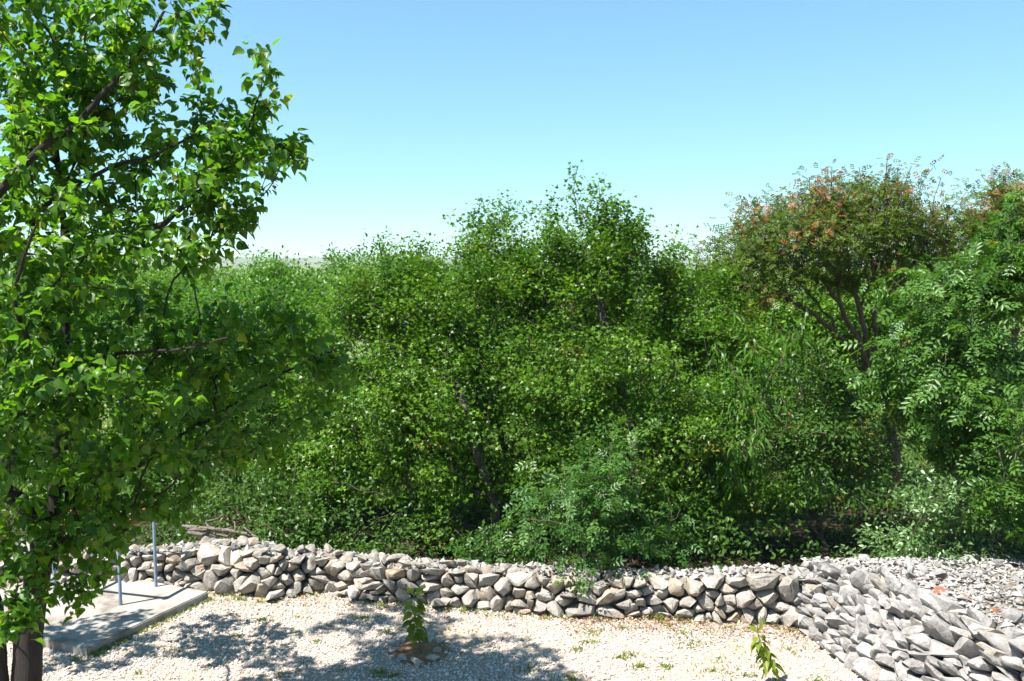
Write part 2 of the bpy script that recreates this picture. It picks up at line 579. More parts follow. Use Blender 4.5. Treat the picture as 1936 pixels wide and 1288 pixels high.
def wall_stone(poly2, c2, frame, depth, prot, r, seed, mat, tilt=0.25, jum=1.0):
    """poly2: cell polygon, c2: centre; frame: function (du,dv)->(world offset vec for u, v, n)"""
    U, Vv, N = frame
    pts = []
    p = (np.array(poly2) - c2)
    size = math.sqrt(centroid(poly2)[1] + 1e-6)
    tu, tv = r.normal(0, tilt, 2)
    ofs = r.normal(0, 0.022)
    Rm = Matrix.Rotation(r.normal(0, 0.20) * jum, 3, Vector(N)) @ Matrix.Rotation(r.normal(0, 0.16) * jum, 3, Vector(U)) @ Matrix.Rotation(r.normal(0, 0.16) * jum, 3, Vector(Vv))
    p = p * r.uniform(0.86, 1.06)
    for scl, dep, jit in ((r.uniform(0.30, 0.78), prot, 0.16), (r.uniform(0.88, 1.0), prot * r.uniform(0.1, 0.5) - 0.01, 0.06), (0.92, -depth * 0.5, 0.05), (0.6, -depth, 0.10)):
        for q in p:
            k = q * scl * (1 + r.normal(0, jit))
            d = dep + (tu * q[0] + tv * q[1]) * (1 if dep > 0 else 0.3) * 0.9 + r.normal(0, 0.012)
            pts.append(Rm @ Vector(U * k[0] + Vv * k[1] + N * (d + ofs)))
    return hull_stone(pts, "stone", mat, 0.09, max(size, 0.06), seed)


class Path:
    def __init__(s, pts):
        s.p = np.array(pts)[:, :2]
        d = np.linalg.norm(np.diff(s.p, axis=0), axis=1)
        s.t = np.concatenate([[0], np.cumsum(d)]); s.L = s.t[-1]

    def at(s, u):
        q = np.array([np.interp(u, s.t, s.p[:, 0]), np.interp(u, s.t, s.p[:, 1])])
        a = np.array([np.interp(u - 0.25, s.t, s.p[:, 0]), np.interp(u - 0.25, s.t, s.p[:, 1])])
        b_ = np.array([np.interp(u + 0.25, s.t, s.p[:, 0]), np.interp(u + 0.25, s.t, s.p[:, 1])])
        d = norm(b_ - a)
        return q, d


def loose_stone(r, size, mat, seed, flat=0.65):
    n = 15
    v = norm(r.normal(size=(n, 3))) * (np.array([1.0, r.uniform(0.65, 0.9), r.uniform(0.45, flat)]) * size * 0.5) * r.uniform(0.8, 1.1, (n, 1))
    return hull_stone([Vector(x) for x in v], "stone", mat, 0.06, size, seed)


ROCKS = {}


def rock_bank(key, mat, n=14):
    r = np.random.default_rng(hash(key) % 1000 if False else len(key) * 13)
    ROCKS[key] = [loose_stone(r, 1.0, mat, 50 + i) for i in range(n)]


rock_bank("stone", M["stone"]); rock_bank("stone_pale", M["stone_pale"]); rock_bank("stone_ring", M["stone_ring"])


def put_rock(name, key, loc, size, r, parent=None, flat=1.0, rz=None):
    me = ROCKS[key][r.integers(len(ROCKS[key]))]
    o = bpy.data.objects.new(name, me); COL.objects.link(o)
    o.rotation_euler = (r.normal(0, 0.3), r.normal(0, 0.3), r.uniform(0, 6.28) if rz is None else rz)
    o.scale = (size * r.uniform(0.9, 1.25), size * r.uniform(0.8, 1.05), size * r.uniform(0.75, 1.1) * flat)
    o.location = tuple(loc)
    if parent is not None:
        o.parent = parent
        o.matrix_parent_inverse = Matrix.Translation(-Vector(parent.location))
    return o


def small_rocks(points, sizes, r, flat=0.75):
    """many octahedral pebbles in one mesh; returns V, F, tint"""
    base = np.array([(1, 0, 0), (-1, 0, 0), (0, 1, 0), (0, -1, 0), (0, 0, 1), (0, 0, -1)], float)
    Fq = np.array([(0, 2, 4), (2, 1, 4), (1, 3, 4), (3, 0, 4), (2, 0, 5), (1, 2, 5), (3, 1, 5), (0, 3, 5)])
    n = len(points)
    Vv = base[None] * r.uniform(0.7, 1.15, (n, 6, 1)) + r.normal(0, 0.22, (n, 6, 3))
    Vv[:, :, 2] *= flat; Vv[:, :, 1] *= r.uniform(0.65, 1.0, (n, 1))
    ang = r.uniform(0, 6.28, n); tl = r.normal(0, 0.35, n)
    c, s = np.cos(tl)[:, None], np.sin(tl)[:, None]
    x, y, z = Vv[..., 0], Vv[..., 1], Vv[..., 2]
    x, z = x * c - z * s, x * s + z * c
    c, s = np.cos(ang)[:, None], np.sin(ang)[:, None]
    x, y = x * c - y * s, x * s + y * c
    Vv = np.stack([x, y, z], -1) * (sizes[:, None, None] * 0.5) + points[:, None]
    Fi = (Fq[None] + (np.arange(n) * 6)[:, None, None]).reshape(-1, 3)
    return Vv.reshape(-1, 3), Fi, np.repeat(r.uniform(0, 1, n), 6)


# --- the back wall
TOPS = [(-60, 0.40), (150, 0.42), (285, 0.45), (340, 0.55), (420, 0.66), (490, 0.62), (540, 0.52), (640, 0.46), (750, 0.47), (900, 0.47), (1000, 0.50),
        (1150, 0.50), (1290, 0.50), (1380, 0.60), (1460, 0.66), (1560, 0.62)]
wp = Path(wall_base)
top_u = []
for a, z in TOPS:
    # path parameter at this column
    cols = np.array([c for c, _ in WALL]); top_u.append(np.interp(a, cols, wp.t))
top_z = np.array([z for _, z in TOPS]); top_u = np.array(top_u)


def back_wall():
    r = np.random.default_rng(21)
    c = wall_base[8]
    root = empty("dry_stone_wall", (c[0], c[1], 0))
    tag(root, "long low dry-stone wall of tan limestone between gravel yard and trees", "stone wall")
    AS = 1.3
    htop = lambda u: float(np.interp(u, top_u, top_z)) * 0.86
    planes = lambda p: [(np.array([0, -1.0]), 0.0), (np.array([0, 1.0]), htop(p[0]) * AS), (np.array([-1.0, 0]), 0.0), (np.array([1.0, 0]), wp.L)]
    pts, cs = voronoi(235, wp.L, htop, planes, AS, 5, 1)
    k = 0
    for p, poly in zip(pts, cs):
        if len(poly) < 3: continue
        q2 = np.array(poly) / np.array([1, AS])
        c2, A = centroid(q2)
        if A < 0.002: continue
        q, d = wp.at(c2[0])
        nrm = np.array([d[1], -d[0]])
        batter = 0.28
        U = np.array([d[0], d[1], 0]); N = norm(np.array([nrm[0], nrm[1], batter])); Vv = np.cross(N, U)
        if Vv[2] < 0: Vv = -Vv
        me = wall_stone(q2, c2, (U, Vv, N), 0.20, r.uniform(0.04, 0.17), r, k, M["stone"], 0.35)
        o = link("stone", me)
        o.location = (q[0] - nrm[0] * batter * c2[1], q[1] - nrm[1] * batter * c2[1], c2[1])
        o.parent = root; o.matrix_parent_inverse = Matrix.Translation(-Vector(root.location))
        k += 1
    # coping stones lying loose on top
    u = 0.1; n = 0
    while u < wp.L and k < 300:
        s = r.uniform(0.13, 0.30)
        q, d = wp.at(u); nrm = np.array([d[1], -d[0]])
        back = r.uniform(0.12, 0.42)
        z = float(np.interp(u, top_u, top_z)) * 0.86 + 0.02 + r.normal(0, 0.015)
        put_rock("stone", "stone", (q[0] - nrm[0] * back, q[1] - nrm[1] * back, z), s, r, root)
        u += wp.L / 88 * r.uniform(.7, 1.3); k += 1
    # rubble core
    V = []; nseg = 90
    for i in range(nseg + 1):
        uu = wp.L * i / nseg
        q, d = wp.at(uu); nrm = np.array([d[1], -d[0]]); z = float(np.interp(uu, top_u, top_z)) * 0.86
        for off, zz in ((-0.07, 0.0), (-0.20, z * 0.6), (-0.30, z * 0.95), (-0.50, z * 0.95), (-0.72, z * 0.4), (-0.85, -0.02)):
            V.append((q[0] + nrm[0] * off + r.normal(0, 0.012), q[1] + nrm[1] * off + r.normal(0, 0.012), zz + r.normal(0, 0.012)))
    V = np.array(V)
    a = (np.arange(nseg)[:, None] * 6 + np.arange(5)).ravel()
    link("core", mesh_np("core", V, [np.stack([a, a + 1, a + 7, a + 6], -1)], M["core"]), root)
    T_ = []
    for i in range(1500):
        uu = r.uniform(0, wp.L); q, d = wp.at(uu); nrm = np.array([d[1], -d[0]]); z = float(np.interp(uu, top_u, top_z)) * 0.86
        bk = r.uniform(0.16, 0.66)
        T_.append((q[0] - nrm[0] * bk, q[1] - nrm[1] * bk, z * 0.95 - max(0, bk - .5) * 1.2 + r.uniform(0, .03)))
    Vv, Fi, ti = small_rocks(np.array(T_), r.uniform(0.03, 0.13, len(T_)), r)
    o = link("rubble", mesh_np("rubble", Vv, [Fi], M["rubble"], {"tint": ti}, smooth=False), root)
    o["kind"] = "stuff"
    return root


back_wall()

# --- the heap-like retaining wall at right
TOE = np.array([G(1478, 1176), G(1500, 1184), G(1570, 1236), G(1640, 1288), (4.15, 7.6, 0), (4.8, 6.2, 0)])
RIM = np.array([P(1520, 1063, 11.0), P(1575, 1072, 10.7), P(1700, 1098, 9.89), P(1800, 1145, 8.86), (4.75, 7.6, 0.9), (5.3, 6.4, 0.9)])
S_T = np.linspace(0, 1, len(TOE))


def slope_pt(s, t):
    a = np.array([np.interp(s, S_T, TOE[:, i]) for i in range(3)])
    b_ = np.array([np.interp(s, S_T, RIM[:, i]) for i in range(3)])
    p = a + (b_ - a) * t
    p[2] = a[2] + (b_[2] - a[2]) * (1 - (1 - t) ** 1.25)      # steeper at the toe
    return p


def right_wall():
    r = np.random.default_rng(33)
    root = empty("dry_stone_wall", (3.9, 9.4, 0))
    tag(root, "broad sloping dry-stone bank of grey-white limestone with rubble top at corner of yard", "stone wall")
    # surface metric
    SMAX = 0.86
    Ls = sum(np.linalg.norm(slope_pt(s + 0.02, 0.5) - slope_pt(s, 0.5)) for s in np.arange(0, SMAX, 0.02))
    Wt = 1.35
    AS = 1.3
    planes = lambda p: [(np.array([0, -1.0]), 0.0), (np.array([0, 1.0]), Wt * AS), (np.array([-1.0, 0]), 0.0), (np.array([1.0, 0]), Ls)]
    pts, cs = voronoi(275, Ls, lambda u: Wt, planes, AS, 8, 1)
    k = 0
    for p, poly in zip(pts, cs):
        if len(poly) < 3: continue
        q2 = np.array(poly) / np.array([1, AS]); c2, A = centroid(q2)
        if A < 0.003 or k >= 280: continue
        s, t = c2[0] / Ls * SMAX, c2[1] / Wt
        o0 = slope_pt(s, t); dU = slope_pt(min(1, s + 0.02), t) - slope_pt(max(0, s - 0.02), t); dV = slope_pt(s, min(1, t + 0.05)) - slope_pt(s, max(0, t - 0.05))
        width = np.linalg.norm(slope_pt(s, 1) - slope_pt(s, 0)) / Wt
        mt = np.array([np.linalg.norm(dU) / ((min(1, s + 0.02) - max(0, s - 0.02)) * Ls / SMAX) * 1.06, width * 1.06])
        U = norm(dU); N = norm(np.cross(dU, dV)); N = N if N[2] > 0 else -N
        Vv = np.cross(N, U); Vv = Vv if Vv[2] > 0 else -Vv
        N2 = norm(N + (-Vv) * 0.10 + r.normal(0, 0.06, 3)); V2 = norm(Vv - N2 * (Vv @ N2))
        me = wall_stone(q2 * mt, c2 * mt, (U, V2, N2), 0.18, r.uniform(0.03, 0.14), r, 400 + k, M["stone_pale"], 0.33, 0.9)
        o = link("stone", me); o.location = tuple(o0)
        o.parent = root; o.matrix_parent_inverse = Matrix.Translation(-Vector(root.location))
        k += 1
    # under-surface
    V = []; ns, ntt = 24, 8
    for i in range(ns + 1):
        for j in range(ntt + 1):
            q = slope_pt(i / ns, j / ntt); V.append(q - np.array([0, 0, 0.09]) + np.array([0.04, 0, 0]))
        q = slope_pt(i / ns, 1.0)
        V.append(np.array([max(q[0] + 2.0, 7.5), q[1] + 0.6, q[2] - 0.16]))
    a = (np.arange(ns)[:, None] * (ntt + 2) + np.arange(ntt + 1)).ravel()
    link("core", mesh_np("core", np.array(V), [np.stack([a, a + 1, a + ntt + 3, a + ntt + 2], -1)], M["core"]), root)
    # back flank towards the trees
    Vb = []
    for px_, zz in zip(np.linspace(0, 1, 8), [0.5] * 8):
        q = RIM[0] + (np.array([7.5, RIM[0][1] + 0.6, 0.5]) - RIM[0]) * px_
        Vb.append((q[0], q[1] + 0.05, 0.46)); Vb.append((q[0] + 0.05, q[1] + 0.5, -0.03))
    a = np.arange(7) * 2
    link("back_flank", mesh_np("back_flank", np.array(Vb), [np.stack([a, a + 1, a + 3, a + 2], -1)], M["core"]), root)
    # loose rubble lying on the flat top
    tops = []
    while len(tops) < 3200:
        s = r.uniform(0.0, 0.95); q = slope_pt(s, 1.0)
        f = r.uniform(0, 1) ** 1.2
        e = np.array([max(q[0] + 2.0, 7.5), q[1] + 0.6, q[2] - 0.14])
        x = q + (e - q) * max(f, 0) * r.uniform(0.3, 1)
        if x[0] / x[1] > 0.75: continue
        tops.append(x + np.array([0, 0, r.uniform(-0.01, 0.05)]))
    tops = np.array(tops)
    for i in range(max(0, 300 - k)):
        x = tops[i]
        put_rock("stone", "stone_pale", x + np.array([0, 0, 0.02]), r.uniform(0.08, 0.26) if r.random() < .5 else r.uniform(0.07, 0.14), r, root)
    Vv, Fi, ti = small_rocks(tops, np.where(r.random(len(tops)) < .10, r.uniform(.08, .15, len(tops)), r.uniform(0.025, 0.075, len(tops))), r, 0.55)
    o = link("rubble", mesh_np("rubble", Vv, [Fi], M["rubble"], {"tint": ti}, smooth=False), root)
    o["kind"] = "stuff"


right_wall()


# ------------------------------------------------------------------ gravel, weeds
def wall_y(x):
    return np.interp(x, wall_base[:, 0], wall_base[:, 1])


def gravel():
    r = np.random.default_rng(2)
    n = 90000
    x = r.uniform(-7.5, 5.0, n); y = r.uniform(7.6, 12.6, n)
    ok = (y < wall_y(x) + 0.05) & (np.abs(x / y) < 0.68)
    # not on the slab
    rel = np.stack([x, y], -1) - SL_N[:2]
    a, b_ = rel @ e1, rel @ e2
    ok &= ~((a > -0.01) & (a < SL_L + 0.01) & (b_ > -0.01) & (b_ < SL_W))
    # not under the bank
    toe_x = np.interp(-y, -TOE[:, 1], TOE[:, 0]); ok &= x < toe_x + 0.1
    # soil pit
    c = SAP; ok &= np.hypot(x - c[0], y - c[1]) > 0.27
    x, y = x[ok], y[ok]
    # thinner where soil shows through
    dens = np.array([noise.noise(Vector((p * 0.9, q * 0.9, 1.7))) for p, q in zip(x, y)])
    keep = r.random(len(x)) < np.clip(1.0 - 1.1 * np.maximum(dens - 0.22, 0) * 2, 0.35, 1)
    x, y = x[keep], y[keep]
    sz = np.clip(r.lognormal(math.log(0.025), 0.32, len(x)), 0.012, 0.06)
    pts = np.stack([x, y, sz * 0.2], -1)
    Vv, Fi, ti = small_rocks(pts, sz, r)
    o = link("gravel", mesh_np("gravel", Vv, [Fi], M["gravel"], {"tint": ti}, smooth=False))
    tag(o, "pale crushed limestone gravel covering the yard", "gravel", None, "stuff")


SAP = G(795, 1236)
gravel()


def blades(pts, h, r, lean=0.35, w=0.006, young=0.2):
    n = len(pts)
    ang = r.uniform(0, 6.28, n); ln = r.normal(0, lean, (n, 2))
    side = np.stack([np.cos(ang), np.sin(ang), np.zeros(n)], -1) * (w * r.uniform(0.6, 1.4, n))[:, None]
    up1 = np.stack([ln[:, 0] * 0.35, ln[:, 1] * 0.35, np.full(n, 0.55)], -1) * h[:, None]
    up2 = np.stack([ln[:, 0], ln[:, 1], np.full(n, 0.95)], -1) * h[:, None]
    V = np.stack([pts - side, pts + side, pts + up1 + side * 0.8, pts + up1 - side * 0.8, pts + up2], 1).reshape(-1, 3)
    b_ = np.arange(n) * 5
    Q = np.stack([b_, b_ + 1, b_ + 2, b_ + 3], -1); T = np.stack([b_ + 3, b_ + 2, b_ + 4], -1)
    at = {"tint": np.repeat(r.uniform(0, 1, n), 5), "young": np.repeat((r.random(n) < young) * r.uniform(0.4, 1, n), 5)}
    return V, [Q, T], at


def weeds():
    r = np.random.default_rng(11)
    P_, H_ = [], []
    def patch(c, n, rad, h):
        a = r.uniform(0, 6.28, n); q = np.abs(r.normal(0, rad, n))
        P_.append(np.stack([c[0] + np.cos(a) * q * 1.5, c[1] + np.sin(a) * q, np.zeros(n)], -1)); H_.append(r.uniform(0.4, 1, n) * h)
    spots = [(440, 1080, 50, .09, .10), (395, 1097, 40, .07, .09), (470, 1113, 50, .05, .09), (500, 1172, 40, .10, .05), (560, 1168, 20, .1, .04), (690, 1170, 50, .10, .05), (735, 1195, 40, .07, .06),
             (660, 1150, 25, .10, .04), (760, 1140, 35, .06, .08), (832, 1142, 40, .05, .10), (920, 1145, 30, .06, .08), (1050, 1160, 40, .07, .07), (1245, 1172, 70, .08, .10), (1265, 1185, 50, .1, .05),
             (1120, 1197, 50, .11, .05), (1180, 1190, 40, .09, .05), (1110, 1217, 50, .09, .05), (1090, 1230, 45, .07, .05), (1195, 1240, 40, .07, .05), (1175, 1246, 40, .05, .06), (1210, 1262, 60, .06, .06),
             (1260, 1262, 40, .06, .05), (1310, 1220, 50, .12, .05), (1290, 1200, 50, .12, .05), (1385, 1175, 50, .06, .08), (1600, 1215, 60, .05, .10), (1590, 1200, 40, .04, .10), (1645, 1275, 50, .05, .08),
             (720, 1275, 60, .07, .07), (745, 1280, 40, .05, .06), (600, 1215, 25, .04, .06), (450, 1205, 25, .04, .06), (165, 1232, 60, .06, .10), (145, 1250, 25, .04, .06), (260, 1275, 20, .05, .05), (80, 1262, 20, .05, .05),
             (1350, 1270, 60, .15, .05), (1410, 1280, 60, .12, .05), (1080, 1285, 40, .08, .06), (1000, 1265, 40, .12, .04), (1545, 1290, 60, .12, .05), (1500, 1195, 50, .12, .06)]
    for px, row, n, rad, h in spots:
        patch(G(px, row), int(n * 1.6), rad * 0.8, h)
    for i in range(90):       # along the slab's long edge
        a = r.uniform(0, SL_L); q = slab_pt(a, -0.03 - abs(r.normal(0, 0.02)), 0)
        patch(q, r.integers(2, 12), 0.025, 0.06)
    for i in range(150):     # foot of the wall
        u = r.uniform(2, wp.L); q, d = wp.at(u)
        patch((q[0] + d[1] * r.uniform(.05, .2), q[1] - d[0] * r.uniform(.05, .2)), r.integers(2, 14), 0.03, r.uniform(.04, .10))
    for i in range(420):
        x, y = r.uniform(-4.5, 3.4), r.uniform(8.6, 11.6)
        if noise.noise(Vector((x * 0.9, y * 0.9, 1.7))) > 0.1: patch((x, y), r.integers(3, 14), 0.05, 0.045)
    pts = np.concatenate(P_); h = np.concatenate(H_)
    V, Fc, at = blades(pts, h, r, 0.55, 0.006, 0.35)
    o = link("weeds", mesh_np("weeds", V, Fc, M["grass"], at))
    tag(o, "sparse green and straw-coloured weeds sprouting through the gravel", "weeds", None, "stuff")


weeds()


def litter():
    r = np.random.default_rng(14)
    n = 2600
    u = np.where(r.random(n) < .6, r.uniform(wp.L * .72, wp.L, n), r.uniform(wp.L * .25, wp.L, n))
    pos = []
    for uu in u:
        q, d = wp.at(uu); off = 0.08 + abs(r.normal(0, 0.28))
        pos.append((q[0] + d[1] * off, q[1] - d[0] * off, 0.022 + r.uniform(0, .02)))
    pos = np.array(pos)
    V, Fc, at = make_leaves("oval", pos, r.normal(size=(n, 3)) * np.array([1, 1, .15]), np.array([0, 0, 1.0]) + r.normal(0, .35, (n, 3)), r.uniform(.018, .045, n), r, r.random(n), np.zeros(n), M["litter"])
    o = link("leaf_litter", mesh_np("leaf_litter", V, Fc, M["litter"], at))
    tag(o, "dry brown leaf litter on gravel along the foot of the wall", "leaf litter", None, "stuff")


def meadow():
    r = np.random.default_rng(12)
    n = 60000
    y = 15.6 + 24 * r.random(n) ** 1.4; x = (r.random(n) * 2 - 1) * y * 0.66
    h = r.uniform(0.15, 0.45, n)
    pts = np.stack([x, y, np.full(n, -0.05)], -1)
    V, Fc, at = blades(pts, h, r, 0.4, 0.012, 0.12)
    o = link("meadow_grass", mesh_np("meadow_grass", V, Fc, M["grass"], at))
    tag(o, "tall bright meadow grass glimpsed under the trees", "grass", None, "stuff")


meadow()

# ------------------------------------------------------------------ leaves
def fold(pts, k=0.25):
    return [(x, y, abs(x) * k + z) for x, y, z in pts]


LEAF = {}
# broad ovate leaf with a drawn-out tip and a petiole
pv = [(0, 0.18, 0), (-.29, .29, .10), (-.38, .52, .15), (-.23, .80, .05), (0, 1.12, -.24), (.23, .82, .01), (.39, .54, .11), (.30, .30, .08), (0, .42, -.03), (0, .72, -.07),
      (-.012, 0, 0), (.012, 0, 0)]
LEAF["apricot"] = (np.array(pv), [np.array([(0, 8, 2, 1), (8, 9, 3, 2), (0, 7, 6, 8), (8, 6, 5, 9)]), np.array([(9, 4, 3), (9, 5, 4), (10, 11, 0)])])
# three-lobed leaf
pv = [(0, .12, 0), (-.48, .42, .10), (-.14, .58, .02), (0, 1.0, -.08), (.14, .58, .02), (.48, .42, .10)]
LEAF["maple"] = (np.array(pv), [np.array([(0, 2, 1), (0, 5, 4), (2, 4, 3)]), np.array([(0, 4, 2)])])
LEAF["maple"] = (np.array(pv), [np.array([(0, 2, 1), (0, 5, 4), (2, 4, 3), (0, 4, 2)])])
# simple oval
pv = [(0, 0, 0), (-.24, .45, .07), (0, 1, -.06), (.24, .45, .07), (0, .5, 0)]
LEAF["oval"] = (np.array(pv), [np.array([(0, 4, 1), (1, 4, 2), (0, 3, 4), (4, 3, 2)])])
# long and narrow, drooping
pv = [(0, 0, 0), (-.11, .35, .02), (-.09, .68, -.05), (0, 1.05, -.22), (.09, .68, -.05), (.11, .35, .02)]
LEAF["narrow"] = (np.array(pv), [np.array([(0, 5, 4, 1), (1, 4, 3, 2)])])
LEAF["narrow"] = (np.array(pv), [np.array([(0, 5, 1), (1, 5, 4), (1, 4, 2), (2, 4, 3)])])


def compound(npair, lw, ll, arch=0.12):
    V, T = [], []
    def leaflet(base, ang, L, w, dz):
        i = len(V)
        d = np.array([math.sin(ang), math.cos(ang)]); n = np.array([d[1], -d[0]])
        b_ = np.array(base)
        mid = b_[:2] + d * L * .5; tip = b_[:2] + d * L
        V.extend([(b_[0], b_[1], b_[2]), (*(mid + n * w), b_[2] + .03), (*tip, b_[2] + dz), (*(mid - n * w), b_[2] + .03)])
        T.extend([(i, i + 1, i + 2), (i, i + 2, i + 3)])
    for k in range(npair):
        y = .28 + .60 * k / max(1, npair - 1)
        z = -arch * y * y
        for s in (-1, 1):
            leaflet((0, y, z), s * 1.05, ll * (0.85 + .3 * math.sin(3.14 * (k + .5) / npair)), lw, -.05)
    leaflet((0, .90, -arch * .8), 0, ll * 1.05, lw, -.06)
    i = len(V)
    V.extend([(-.008, 0, 0), (.008, 0, 0), (0, .9, -arch * .8)]); T.append((i, i + 1, i + 2))
    return np.array(V), [np.array(T)]


LEAF["compound"] = compound(3, .095, .42)
LEAF["compound_small"] = compound(3, .10, .36, .06)


def make_leaves(kind, pos, d, nrm, size, r, tint, young, mat, curl=1.0):
    tv, tf = LEAF[kind]
    n = len(pos)
    y = norm(d); x = norm(np.cross(y, nrm)); z = np.cross(x, y)
    cz = curl * r.uniform(0.3, 1.8, n)
    V = (pos[:, None] + size[:, None, None] * (tv[None, :, 0, None] * x[:, None] + tv[None, :, 1, None] * y[:, None] + (tv[None, :, 2] * cz[:, None])[..., None] * z[:, None]))
    nv = len(tv)
    off = (np.arange(n) * nv)
    faces = [(f[None] + off[:, None, None]).reshape(-1, f.shape[1]) for f in tf]
    return V.reshape(-1, 3), faces, {"tint": np.repeat(tint, nv), "young": np.repeat(young, nv)}


litter()

# ------------------------------------------------------------------ branches
class Skel:
    def __init__(s, cap=60000):
        s.p = np.zeros((cap, 3)); s.par = np.full(cap, -1, int); s.len = np.zeros(cap); s.n = 0; s.rmin = np.zeros(cap)

    def add(s, p, par, rmin=0.0):
        i = s.n
        s.p[i] = p; s.par[i] = par
        s.len[i] = 0 if par < 0 else s.len[par] + np.linalg.norm(s.p[i] - s.p[par])
        s.rmin[i] = rmin
        s.n += 1
        return i

    def chain(s, pts, par, r0=0, r1=0, step=0.12, wob=0.012, r=None):
        """polyline through pts, smoothed (Catmull-Rom), starting from node par"""
        pts = [s.p[par]] + [np.asarray(q, float) for q in pts] if par >= 0 else [np.asarray(q, float) for q in pts]
        ext = [2 * pts[0] - pts[1]] + pts + [2 * pts[-1] - pts[-2]]
        tot = len(pts) - 1
        last = par
        if par < 0: last = s.add(pts[0], -1, r0)
        idx = [last]
        for k in range(tot):
            a, b_, c, d = ext[k:k + 4]
            m = max(1, int(np.linalg.norm(c - b_) / step))
            for j in range(1, m + 1):
                t = j / m
                q = 0.5 * (2 * b_ + (c - a) * t + (2 * a - 5 * b_ + 4 * c - d) * t * t + (3 * b_ - a - 3 * c + d) * t ** 3)
                if r is not None: q = q + r.normal(0, wob, 3)
                last = s.add(q, last, r0 + (r1 - r0) * (k + t) / tot)
                idx.append(last)
        return idx

    def grow(s, tips, r, w=0.45, step=0.14, sag=0.05, first=0, up=0.0):
        base = s.p[0]
        order = np.argsort(np.linalg.norm(tips - base, axis=1))
        out = []
        for t in tips[order]:
            Q = s.p[first:s.n]
            dv = t - Q
            dist = np.linalg.norm(dv, axis=1)
            cost = dist + w * s.len[first:s.n] + 0.5 * np.maximum(0, -dv[:, 2])
            j = int(np.argmin(cost)) + first
            a = s.p[j]; L = np.linalg.norm(t - a)
            m = max(1, int(math.ceil(L / step)))
            dirp = s.p[j] - s.p[s.par[j]] if s.par[j] >= 0 else np.array([0, 0, 1.0])
            ctrl = a + norm(dirp) * L * 0.3 + (t - a) * 0.2 + np.array([0, 0, up * L])
            last = j
            for k in range(1, m + 1):
                u = k / m
                q = (1 - u) ** 2 * a + 2 * u * (1 - u) * ctrl + u * u * t
                if k < m: q = q + r.normal(0, 0.018, 3) * min(1, L)
                last = s.add(q, last)
            out.append(last)
        return np.array(out)

    def radii(s, r_tip, expo, rmax):
        n = s.n
        kids = np.zeros(n); has = np.zeros(n, bool)
        par = s.par[:n]
        for i in range(n - 1, 0, -1):
            if kids[i] == 0: kids[i] = 1
            if par[i] >= 0: kids[par[i]] += kids[i]
        rad = np.minimum(r_tip * kids ** expo, rmax)
        return np.maximum(rad, s.rmin[:n])

    def tubes(s, rad, sel, sides, disp=0.0):
        n = s.n; p = s.p[:n]; par = s.par[:n]
        tang = np.zeros((n, 3)); tang[1:] = p[1:] - p[np.maximum(par[1:], 0)]
        roots = np.nonzero(par < 0)[0]
        main = np.full(n, -1)
        for i in range(n):
            j = par[i]
            if j >= 0 and (main[j] < 0 or rad[i] > rad[main[j]]): main[j] = i
        for q in roots: tang[q] = tang[main[q]] if main[q] >= 0 else (0, 0, 1)
        tang = norm(tang)
        ref = norm(np.array([0.31, 0.93, 0.17]))
        def ring(c, t, rr):
            u = norm(np.cross(t, ref)); v = np.cross(t, u)
            a = np.arange(sides) * 2 * math.pi / sides
            return c[:, None] + rr[:, None, None] * (np.cos(a)[None, :, None] * u[:, None] + np.sin(a)[None, :, None] * v[:, None])
        R0 = ring(p, tang, rad)
        e = np.nonzero((par >= 0) & sel)[0]
        side = e[main[par[e]] != e]
        R1 = ring(p[par[side]], tang[side], np.minimum(rad[side] * 1.15, rad[par[side]])) if len(side) else np.zeros((0, sides, 3))
        V = np.concatenate([R0.reshape(-1, 3), R1.reshape(-1, 3)])
        start = par[e] * sides
        pos = {q: i for i, q in enumerate(side)}
        for k, q in enumerate(e):
            if q in pos: start[k] = n * sides + pos[q] * sides
        a = np.arange(sides); b_ = (a + 1) % sides
        Q = np.stack([start[:, None] + a, start[:, None] + b_, (e * sides)[:, None] + b_, (e * sides)[:, None] + a], -1).reshape(-1, 4)
        used = np.unique(Q); remap = np.full(len(V), -1); remap[used] = np.arange(len(used))
        V = V[used]
        if disp:
            V = V + np.array([[noise.noise(Vector(q) * 9), noise.noise(Vector(q) * 9 + Vector((7, 0, 0))), 0] for q in V]) * disp
        return V, remap[Q]


def lobe_pts(lobes, k, r, shell=0.45, clump=1, csp=0.15, vert=0.9):
    out = []
    for (px, row, d, rx, ry, rd) in lobes:
        c = P(px, row, d); ax = rx * d / F; az = ry * d / F
        n = max(3, int(k * math.pi * ax * az))
        v = norm(r.normal(size=(n, 3))) * (r.random((n, 1)) ** (1 / 3.0 * (1 - shell)))
        v *= 1 + 0.13 * r.normal(size=(n, 1))
        if clump > 1:
            m = max(2, n // clump)
            v = np.repeat(v[:m], clump, 0)
            q = c + v * np.array([ax, rd, az]) + r.normal(0, 1, (len(v), 3)) * np.array([csp, csp, csp * vert])
        else:
            q = c + v * np.array([ax, rd, az])
        out.append(q)
    return np.concatenate(out)


